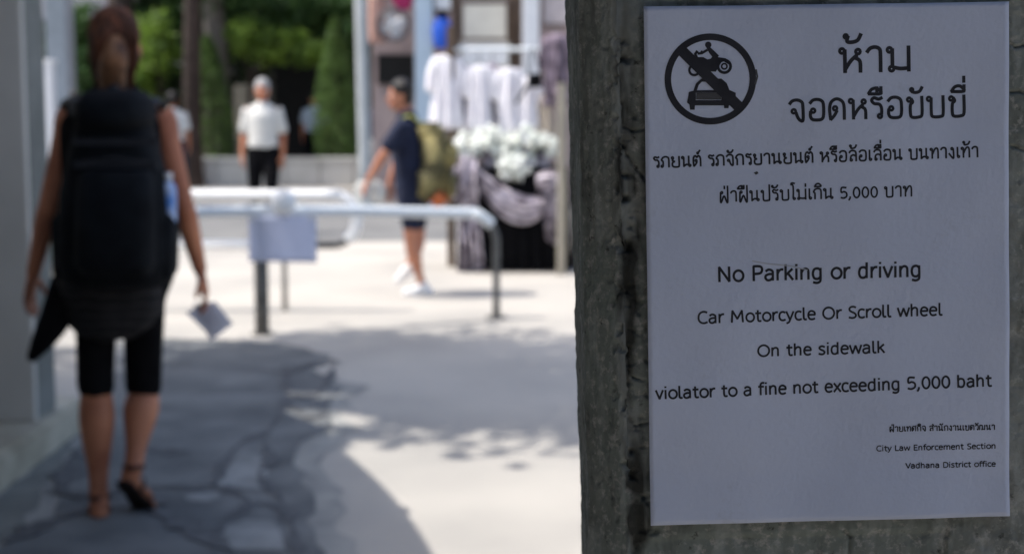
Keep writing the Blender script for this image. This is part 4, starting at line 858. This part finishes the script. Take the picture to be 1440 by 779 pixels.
# ------------------------------------------------------------------ the paper notice with its print
def wave(u, w): return -(.0007 * math.sin(u * 31 + 1) * math.sin(w * 24) + .00035 * math.sin(u * 62 + w * 9) + .0022 * max(0, abs(u) / .105 - .72) ** 2 * 4 + .0016 * max(0, -w / .1485 - .8) * 5 + .00022 * math.sin(w * 90 + u * 40) + .00016 * math.sin(u * 120 - w * 50))
def pw(u, w, lift=0.0): return PC + eu * u + ew * w + ev * (wave(u, w) - lift)
t = thing('notice', 'white A4 paper notice with Thai and English no-parking text on the concrete post', 'notice', tuple(PC))
bm = nb(); nx, nz = 70, 98; g = {}
for i in range(nx + 1):
    for j in range(nz + 1): g[i, j] = bm.verts.new(pw(-.105 + .21 * i / nx, -.1485 + .297 * j / nz))
for i in range(nx):
    for j in range(nz): bm.faces.new((g[i, j], g[i + 1, j], g[i + 1, j + 1], g[i, j + 1]))
mpap = mat('notice_paper', (.63, .68, .82), (.57, .62, .76), .55, 9, .10, 300, detail=6)
_n = mpap.node_tree; _b = _n.nodes['Principled BSDF']; _src = _b.inputs['Base Color'].links[0].from_socket
_w = _n.nodes.new('ShaderNodeTexNoise'); _w.inputs['Scale'].default_value = 26; _w.inputs['Detail'].default_value = 9; _w.inputs['Roughness'].default_value = .75
_r = _n.nodes.new('ShaderNodeValToRGB'); _r.color_ramp.elements[0].position = .60; _r.color_ramp.elements[0].color = (1, 1, 1, 1); _r.color_ramp.elements[1].position = .80; _r.color_ramp.elements[1].color = (.80, .79, .76, 1)
_m = _n.nodes.new('ShaderNodeMix'); _m.data_type = 'RGBA'; _m.blend_type = 'MULTIPLY'; _m.inputs[0].default_value = 1
_n.links.new(_n.nodes['Texture Coordinate'].outputs['Object'], _w.inputs['Vector']); _n.links.new(_w.outputs[0], _r.inputs[0]); _n.links.new(_src, _m.inputs[6]); _n.links.new(_r.outputs[0], _m.inputs[7]); _n.links.new(_m.outputs[2], _b.inputs['Base Color'])
o = obj('sheet', bm, mpap, t, smooth=True, world=True); md = o.modifiers.new('s', 'SOLIDIFY'); md.thickness = .0003; md.offset = -1
m_ink = mat('printer_ink', (.018, .018, .024), (.034, .034, .042), .6, 60)
LIFT = [0.00012]
def flat(bm, pts, fan=False):
    LIFT[0] += 1.2e-7
    vs = [bm.verts.new(pw(u, w, LIFT[0])) for u, w in pts]
    if len(vs) > 4:
        f = bm.faces.new(vs); bmesh.ops.triangulate(bm, faces=[f])
    else: bm.faces.new(vs)
def stroke(bm, pts, hw, closed=False):
    """ribbon of half width hw along (u,w) points, with round ends"""
    LIFT[0] += 1.2e-7; q = pts; n = len(q); A = []; B = []
    for i in range(n):
        a = q[(i - 1) % n] if closed else q[max(i - 1, 0)]; b = q[(i + 1) % n] if closed else q[min(i + 1, n - 1)]
        dx, dy = b[0] - a[0], b[1] - a[1]; l = math.hypot(dx, dy) or 1; nx_, ny_ = -dy / l, dx / l
        A.append(bm.verts.new(pw(q[i][0] + nx_ * hw, q[i][1] + ny_ * hw, LIFT[0]))); B.append(bm.verts.new(pw(q[i][0] - nx_ * hw, q[i][1] - ny_ * hw, LIFT[0])))
    for i in range(n if closed else n - 1):
        j = (i + 1) % n
        try: bm.faces.new((A[i], B[i], B[j], A[j]))
        except ValueError: pass
def disc(bm, c, r, n=14): flat(bm, [(c[0] + r * math.cos(2 * math.pi * k / n), c[1] + r * math.sin(2 * math.pi * k / n)) for k in range(n)])
o_ = lambda x, y, r=.095: ('o', x, y, r)
GL = {  # stroke glyphs, consonant height 1: (advance, strokes)
 'ห': (.86, [o_(.13, .87), [(.22, .9), (.22, 0)], [(.22, .1), (.4, .45), (.6, .68)], o_(.64, .83), [(.5, .6), (.66, .5), (.71, .35), (.71, 0)]]),
 'า': (.66, [[(.07, .8), (.17, .95), (.33, 1), (.47, .92), (.5, .7), (.5, 0)]]),
 'ม': (.90, [o_(.13, .87), [(.22, .9), (.22, .2)], o_(.19, .1), [(.28, .15), (.48, .1), (.74, .12)], [(.74, 1), (.74, 0)]]),
 'น': (.90, [o_(.13, .87), [(.22, .9), (.22, 0)], [(.22, .03), (.42, .2), (.6, .16)], o_(.7, .1), [(.62, 1), (.62, .1)]]),
 'จ': (.76, [[(.08, .82), (.2, .97), (.4, 1), (.56, .9), (.6, .7), (.6, .03), (.5, .0), (.4, .14), (.33, .38)], o_(.24, .46)]),
 'อ': (.80, [[(.12, .82), (.24, .97), (.42, 1), (.58, .93), (.65, .75), (.65, .25), (.58, .04), (.38, 0), (.2, .04), (.13, .2), (.14, .42)], o_(.24, .46)]),
 'ด': (.82, [[(.13, 0), (.09, .5), (.16, .85), (.38, 1), (.6, .87), (.67, .6), (.67, 0)], [(.13, 0), (.28, .2), (.38, .42)], o_(.31, .54)]),
 'ต': (.82, [[(.13, 0), (.09, .5), (.13, .88), (.26, 1), (.38, .86), (.5, 1), (.63, .87), (.67, .6), (.67, 0)], [(.13, 0), (.28, .2), (.38, .42)], o_(.31, .54)]),
 'ศ': (.84, [[(.13, 0), (.09, .5), (.16, .85), (.38, 1), (.6, .87), (.67, .6), (.67, 0)], [(.13, 0), (.28, .2), (.38, .42)], o_(.31, .54), [(.6, .95), (.78, 1.12)]]),
 'ร': (.64, [[(.52, 1), (.38, .93), (.2, 1), (.1, .88), (.2, .72), (.4, .68), (.49, .5), (.49, .2)], o_(.42, .1)]),
 'ข': (.84, [o_(.17, .86), [(.26, .88), (.31, .74), (.22, .6), (.21, .2), (.27, 0), (.55, 0), (.68, .15), (.68, 1)]]),
 'บ': (.86, [o_(.13, .87), [(.22, .9), (.22, .2), (.28, 0), (.6, 0), (.7, .15), (.7, 1)]]),
 'ป': (.86, [o_(.13, .87), [(.22, .9), (.22, .2), (.28, 0), (.6, 0), (.7, .15), (.7, 1.5)]]),
 'ย': (.84, [o_(.15, .87), [(.22, .8), (.14, .62), (.32, .52)], [(.32, .52), (.15, .4), (.15, .12), (.28, 0), (.58, 0), (.68, .15), (.68, 1)]]),
 'ก': (.82, [[(.18, 0), (.18, .55), (.08, .68), (.2, .92), (.42, 1), (.62, .9), (.67, .65), (.67, 0)]]),
 'ถ': (.82, [[(.2, .15), (.2, .55), (.08, .68), (.2, .92), (.42, 1), (.62, .9), (.67, .65), (.67, 0)], o_(.12, .1)]),
 'ล': (.80, [[(.1, .8), (.22, .97), (.42, 1), (.6, .9), (.65, .6), (.65, 0)], [(.65, .45), (.45, .58), (.25, .48), (.2, .2)], o_(.26, .1)]),
 'ส': (.82, [[(.1, .8), (.22, .97), (.42, 1), (.6, .9), (.65, .6), (.65, 0)], [(.65, .45), (.45, .58), (.25, .48), (.2, .2)], o_(.26, .1), [(.55, .85), (.78, 1.15)]]),
 'เ': (.40, [[(.14, 1), (.14, .15)], o_(.22, .1)]), 'ไ': (.46, [[(.22, .15), (.22, 1.3), (.06, 1.45), (.12, 1.6), (.34, 1.55)], o_(.30, .1)]),
 'ท': (.86, [o_(.13, .87), [(.22, .9), (.22, 0)], [(.22, .35), (.4, .82), (.56, .98), (.69, .8), (.7, 0)]]),
 'ง': (.64, [o_(.33, .88), [(.42, .9), (.45, .6), (.45, .02), (.36, 0), (.08, .42)]]),
 'ฝ': (.88, [o_(.24, .87), [(.15, .88), (.14, 0), (.22, 0), (.42, .55), (.62, 0), (.71, 0), (.71, 1.5)]]),
 'ว': (.68, [[(.08, .82), (.2, .97), (.38, 1), (.53, .88), (.55, .2)], o_(.47, .1)]),
 'ฒ': (1.1, [[(.1, 0), (.1, .8), (.2, 1), (.32, .85), (.44, 1), (.54, .8), (.54, .15)], o_(.5, .1), [(.6, .12), (.9, .12)], [(.92, 1), (.92, 0)]]),
 '5': (.66, [[(.52, 1), (.16, 1), (.13, .56), (.34, .62), (.54, .48), (.54, .16), (.32, 0), (.1, .06)]]), '0': (.70, [('e', .34, .5, .24, .49)]), ',': (.34, [[(.17, .12), (.15, -.04), (.06, -.2)]]), ' ': (.42, [])}
MK = {'ั': [('o', -.56, 1.34, .07), [(-.56, 1.25), (-.4, 1.2), (-.24, 1.26), (-.14, 1.46)]], 'ิ': [[(-.66, 1.2), (-.52, 1.42), (-.3, 1.45), (-.15, 1.2), (-.66, 1.2)]],
      'ี': [[(-.66, 1.2), (-.52, 1.42), (-.3, 1.45), (-.15, 1.2), (-.66, 1.2)], [(-.15, 1.2), (-.15, 1.5)]], 'ื': [[(-.66, 1.2), (-.52, 1.42), (-.3, 1.45), (-.15, 1.2), (-.66, 1.2)], [(-.15, 1.2), (-.15, 1.52)], [(-.32, 1.3), (-.32, 1.52)]],
      '่': [[(-.16, 1.22), (-.16, 1.5)]], '้': [('o', -.60, 1.46, .07), [(-.53, 1.46), (-.56, 1.25), (-.4, 1.22), (-.22, 1.3), (-.12, 1.54)]], '์': [('o', -.36, 1.26, .08), [(-.3, 1.33), (-.18, 1.52)]], 'ํ': [('o', -.2, 1.28, .08)]}
def thai(txt, lx, ly, rx, ry, hpx, sw, table=GL):
    """a line of Thai drawn as pen strokes; (lx,ly)-(rx,ry) baseline in pixels, hpx consonant height, sw half stroke width in pixels"""
    x = 0; items = []; hi = False; last = ' '; lastc = ' '; wid = 0
    for c in txt.replace('ำ', 'ํา'):
        if c in MK:
            up = .42 if (c in '่้์' and last in 'ัิีืํ') else 0
            xm = x - (.26 if last in 'ฝป' or (last in MK and lastc in 'ฝป') else 0)
            for s in MK[c]:
                items.append(('o', xm + s[1], s[2] + up, s[3]) if s[0] == 'o' else [(xm + a, b + up) for a, b in s])
        else:
            ad, st = table[c]
            for s in st:
                items.append((s[0], x + s[1], *s[2:]) if isinstance(s[0], str) else [(x + a, b) for a, b in s])
            x += ad; lastc = c
        last = c
    a0 = .06; a1 = x - .14; sc = 1 / (a1 - a0); L0 = V(loc(lx, ly)); L1 = V(loc(rx, ry)); e = (L1 - L0); ln = e.length; ed = e / ln; ey = V((-ed.y, ed.x)); hm = hpx / 2438; kx = ln * sc; tr = lambda p: L0 + ed * ((p[0] - a0) * kx) + ey * (p[1] * hm)
    bm = nb(); hw = sw / 2438
    for s in items:
        if s[0] == 'o': stroke(bm, [tuple(tr((s[1] + s[3] * math.cos(q) * hm / kx * 1.0, s[2] + s[3] * math.sin(q)))) for q in np.linspace(0, 2 * math.pi, 12, endpoint=False)], hw * .85, True)
        elif s[0] == 'e': stroke(bm, [tuple(tr((s[1] + s[3] * math.cos(q), s[2] + s[4] * math.sin(q)))) for q in np.linspace(0, 2 * math.pi, 20, endpoint=False)], hw, True)
        else:
            k = max(1, 4 if hpx > 10 else 2); q = [tuple(tr(p)) for p in (catmull(s, k) if len(s) > 2 else s)]
            # round the ends by running half a width on
            d0 = V(q[0]) - V(q[1]); d1 = V(q[-1]) - V(q[-2]); q[0] = tuple(V(q[0]) + d0.normalized() * hw * .4); q[-1] = tuple(V(q[-1]) + d1.normalized() * hw * .4); stroke(bm, q, hw)
    return obj('text_line', bm, m_ink, t, world=True)
X_ = .74
arch = [(.1, .46), (.18, .66), (.32, .74), (.43, .66), (.46, .5), (.46, 0)]
bowl = [(.46, .60), (.38, .71), (.27, .74), (.13, .66), (.07, .37), (.13, .08), (.27, 0), (.38, .04), (.46, .16)]
mir = lambda p: [(.56 - a, b) for a, b in p]
LG = {' ': (.36, []), ',': (.3, [[(.14, .12), (.13, -.04), (.05, -.2)]]),
 'o': (.62, [('e', .31, .37, .25, .37)]), 'a': (.60, [[(.1, .64), (.2, .73), (.32, .73), (.43, .64), (.45, .5), (.45, 0)], [(.45, .42), (.28, .43), (.1, .34), (.07, .16), (.16, .01), (.32, .02), (.45, .18)]]),
 'r': (.42, [[(.1, X_), (.1, 0)], [(.1, .42), (.17, .62), (.27, .72), (.38, .73)]]), 'k': (.54, [[(.1, 1.05), (.1, 0)], [(.44, X_), (.12, .34)], [(.22, .45), (.47, 0)]]),
 'i': (.28, [[(.12, X_), (.12, 0)], [(.12, .97), (.12, 1.05)]]), 'n': (.62, [[(.1, X_), (.1, 0)], arch]), 'h': (.62, [[(.1, 1.05), (.1, 0)], arch]),
 'm': (.94, [[(.1, X_), (.1, 0)], arch, [(a + .35, b) for a, b in arch]]), 'g': (.62, [bowl, [(.46, X_), (.46, -.04), (.4, -.22), (.26, -.28), (.1, -.23)]]),
 'd': (.62, [bowl, [(.46, 1.05), (.46, 0)]]), 'b': (.62, [mir(bowl), [(.1, 1.05), (.1, 0)]]), 'v': (.52, [[(.03, X_), (.25, 0)], [(.25, 0), (.47, X_)]]),
 't': (.44, [[(.18, .95), (.18, .3), (.21, .06), (.29, .01), (.38, .03)], [(.04, .71), (.37, .71)]]), 'c': (.50, [[(.44, .68), (.3, .74), (.14, .66), (.07, .37), (.14, .08), (.3, 0), (.45, .06)]]),
 'y': (.52, [[(.03, X_), (.25, .02)], [(.47, X_), (.25, .02), (.17, -.18), (.04, -.27)]]), 'l': (.32, [[(.1, 1.05), (.1, .25), (.13, .06), (.19, .01), (.27, .03)]]),
 'e': (.58, [[(.08, .41), (.49, .41)], [(.49, .41), (.46, .62), (.3, .74), (.14, .66), (.07, .37), (.14, .08), (.3, 0), (.47, .07)]]), 'w': (.80, [[(.03, X_), (.2, 0)], [(.2, 0), (.39, .7)], [(.39, .7), (.58, 0)], [(.58, 0), (.75, X_)]]),
 's': (.50, [[(.41, .67), (.28, .74), (.13, .69), (.09, .56), (.16, .45), (.34, .33), (.41, .2), (.36, .05), (.22, 0), (.06, .06)]]), 'f': (.38, [[(.38, 1.03), (.26, 1.04), (.17, .93), (.16, .75), (.16, 0)], [(.03, .71), (.35, .71)]]),
 'x': (.5, [[(.04, X_), (.45, 0)], [(.45, X_), (.04, 0)]]), 'u': (.62, [[(.1, X_), (.1, .2), (.16, .03), (.28, 0), (.4, .07), (.46, .24)], [(.46, X_), (.46, 0)]]),
 'N': (.80, [[(.12, 0), (.12, 1)], [(.12, 1), (.63, 0)], [(.63, 0), (.63, 1)]]), 'P': (.66, [[(.12, 0), (.12, 1)], [(.12, 1), (.36, 1), (.51, .94), (.56, .75), (.5, .55), (.36, .48), (.12, .47)]]),
 'C': (.68, [[(.6, .93), (.42, 1), (.22, .93), (.09, .7), (.08, .3), (.22, .06), (.42, 0), (.61, .08)]]), 'M': (.96, [[(.1, 0), (.15, 1)], [(.15, 1), (.45, .28)], [(.45, .28), (.75, 1)], [(.75, 1), (.8, 0)]]),
 'O': (.86, [('e', .42, .5, .35, .5)]), 'S': (.60, [[(.5, .93), (.34, 1), (.16, .94), (.1, .78), (.17, .6), (.4, .44), (.51, .26), (.45, .07), (.28, 0), (.08, .06)]]),
 'L': (.56, [[(.12, 1), (.12, 0)], [(.12, .02), (.5, .02)]]), 'E': (.60, [[(.12, 1), (.12, 0)], [(.12, .98), (.5, .98)], [(.12, .51), (.46, .51)], [(.12, .02), (.52, .02)]]),
 'V': (.66, [[(.04, 1), (.33, 0)], [(.33, 0), (.62, 1)]]), 'D': (.76, [[(.12, 0), (.12, 1)], [(.12, .99), (.36, .99), (.58, .85), (.66, .5), (.58, .15), (.36, .01), (.12, .01)]]),
 '5': GL['5'], '0': (.64, [('e', .31, .5, .23, .5)])}
def latin(txt, lx, ly, rx, ry, cap, sw): return thai(txt, lx, ly, rx, ry, cap, sw, LG)
thai('ห้าม', 1181, 102.5, 1279, 100, 34, 2.7)
thai('จอดหรือขับขี่', 1110, 170.5, 1357, 163, 28.5, 2.3)
thai('รถยนต์ รถจักรยานยนต์ หรือล้อเลื่อน บนทางเท้า', 919, 236, 1375, 221, 14.5, 1.35)
thai('ฝ่าฝืนปรับไม่เกิน 5,000 บาท', 1012, 284, 1282, 276, 14.5, 1.25)
latin('No Parking or driving', 1010, 396, 1293, 388.5, 20, 1.75)
latin('Car Motorcycle Or Scroll wheel', 982, 454.5, 1323, 443, 16, 1.4)
latin('On the sidewalk', 1066, 501, 1242, 495.6, 15.5, 1.4)
latin('violator to a fine not exceeding 5,000 baht', 923, 560.5, 1392, 542.5, 16, 1.45)
thai('ฝ่ายเทศกิจ สำนักงานเขตวัฒนา', 1251, 606.5, 1398, 603.5, 6.8, .8)
latin('City Law Enforcement Section', 1233, 634, 1399, 630, 7.4, .75)
latin('Vadhana District office', 1274, 658, 1399, 655.3, 7.2, .75)
# prohibition sign: ring, slash, motorcycle with rider, car
z = lambda x, y: loc(900 + x / 3.711, y / 3.711)
bm = nb(); stroke(bm, [z(367 + 222 * math.cos(q), 414 - 220 * math.sin(q)) for q in np.linspace(0, 2 * math.pi, 72, endpoint=False)], 4.6 / 2438, True); obj('ring', bm, m_ink, t, world=True)
bm = nb(); stroke(bm, [z(205, 255), z(530, 572)], 7.6 / 2438); obj('slash', bm, m_ink, t, world=True)
bm = nb(); s_ = lambda pts, w_, c=False: stroke(bm, [z(*p) for p in pts], w_ / 2438, c)
circ = lambda cx, cy, r, n=20: [(cx + r * math.cos(q), cy + r * math.sin(q)) for q in np.linspace(0, 2 * math.pi, n, endpoint=False)]
s_(circ(283, 368, 26), 1.7, True); s_(circ(440, 348, 33), 2.0, True); s_(circ(440, 348, 14), 1.2, True)
flat(bm, [z(*p) for p in ((292, 300), (330, 300), (352, 312), (405, 300), (448, 306), (470, 330), (462, 338), (430, 318), (410, 352), (396, 376), (330, 372), (312, 345), (296, 330))])
flat(bm, [z(*p) for p in circ(356, 236, 17, 14)]); flat(bm, [z(*p) for p in ((346, 250), (366, 248), (388, 268), (412, 292), (402, 306), (380, 302), (362, 280))])
s_([(352, 262), (322, 280), (300, 282)], 1.7); s_([(300, 268), (288, 284), (296, 304)], 2.0); s_([(385, 300), (362, 330), (370, 352)], 2.2); s_([(325, 276), (318, 268)], 1.5)
obj('motorcycle_symbol', bm, m_ink, t, world=True)
bm = nb(); s_([(262, 484), (290, 479), (470, 479), (494, 488), (496, 536), (484, 545), (264, 545), (252, 536)], 1.7, True); flat(bm, [z(*p) for p in ((254, 484), (292, 480), (292, 546), (256, 546))]); flat(bm, [z(*p) for p in ((425, 480), (494, 486), (496, 544), (425, 546))]); flat(bm, [z(*p) for p in ((290, 524), (428, 524), (428, 547), (290, 547))])
s_([(286, 480), (300, 440), (322, 420), (424, 420), (446, 440), (462, 480)], 2.2); flat(bm, [z(*p) for p in ((372, 418), (424, 420), (448, 440), (464, 480), (400, 480))])
flat(bm, [z(*p) for p in ((258, 546), (288, 546), (286, 574), (262, 574))]); flat(bm, [z(*p) for p in ((438, 546), (466, 546), (462, 566), (440, 566))]); obj('car_symbol', bm, m_ink, t, world=True)
bm = nb(); LIFT[0] += 1e-5; mg = mat('printer_grey', (.10, .10, .105), (.07, .07, .075), .6)
flat(bm, [z(*p) for p in ((294, 486), (424, 486), (424, 521), (294, 521))]); flat(bm, [z(*p) for p in circ(276, 500, 9, 10)]); obj('grille', bm, mg, t, world=True)
# scuffs: grey smudge right of the ring and under the first English line
ms_ = mat('pencil_smudge', (.42, .43, .47), (.48, .49, .53), .7, 40)
bm = nb(); stroke(bm, [loc(1058, 367), loc(1080, 371), loc(1112, 374), loc(1136, 380)], .7 / 2438); obj('smudge', bm, ms_, t, world=True)
bm = nb(); flat(bm, [loc(x, y) for x, y in ((1060, 243), (1065, 241), (1067, 244), (1063, 246))]); obj('ink_speck', bm, mg, t, world=True)
bm = nb(); stroke(bm, [loc(1063, 98), loc(1065, 108), loc(1062, 119)], 1.3 / 2438); obj('smudge', bm, mg, t, world=True)
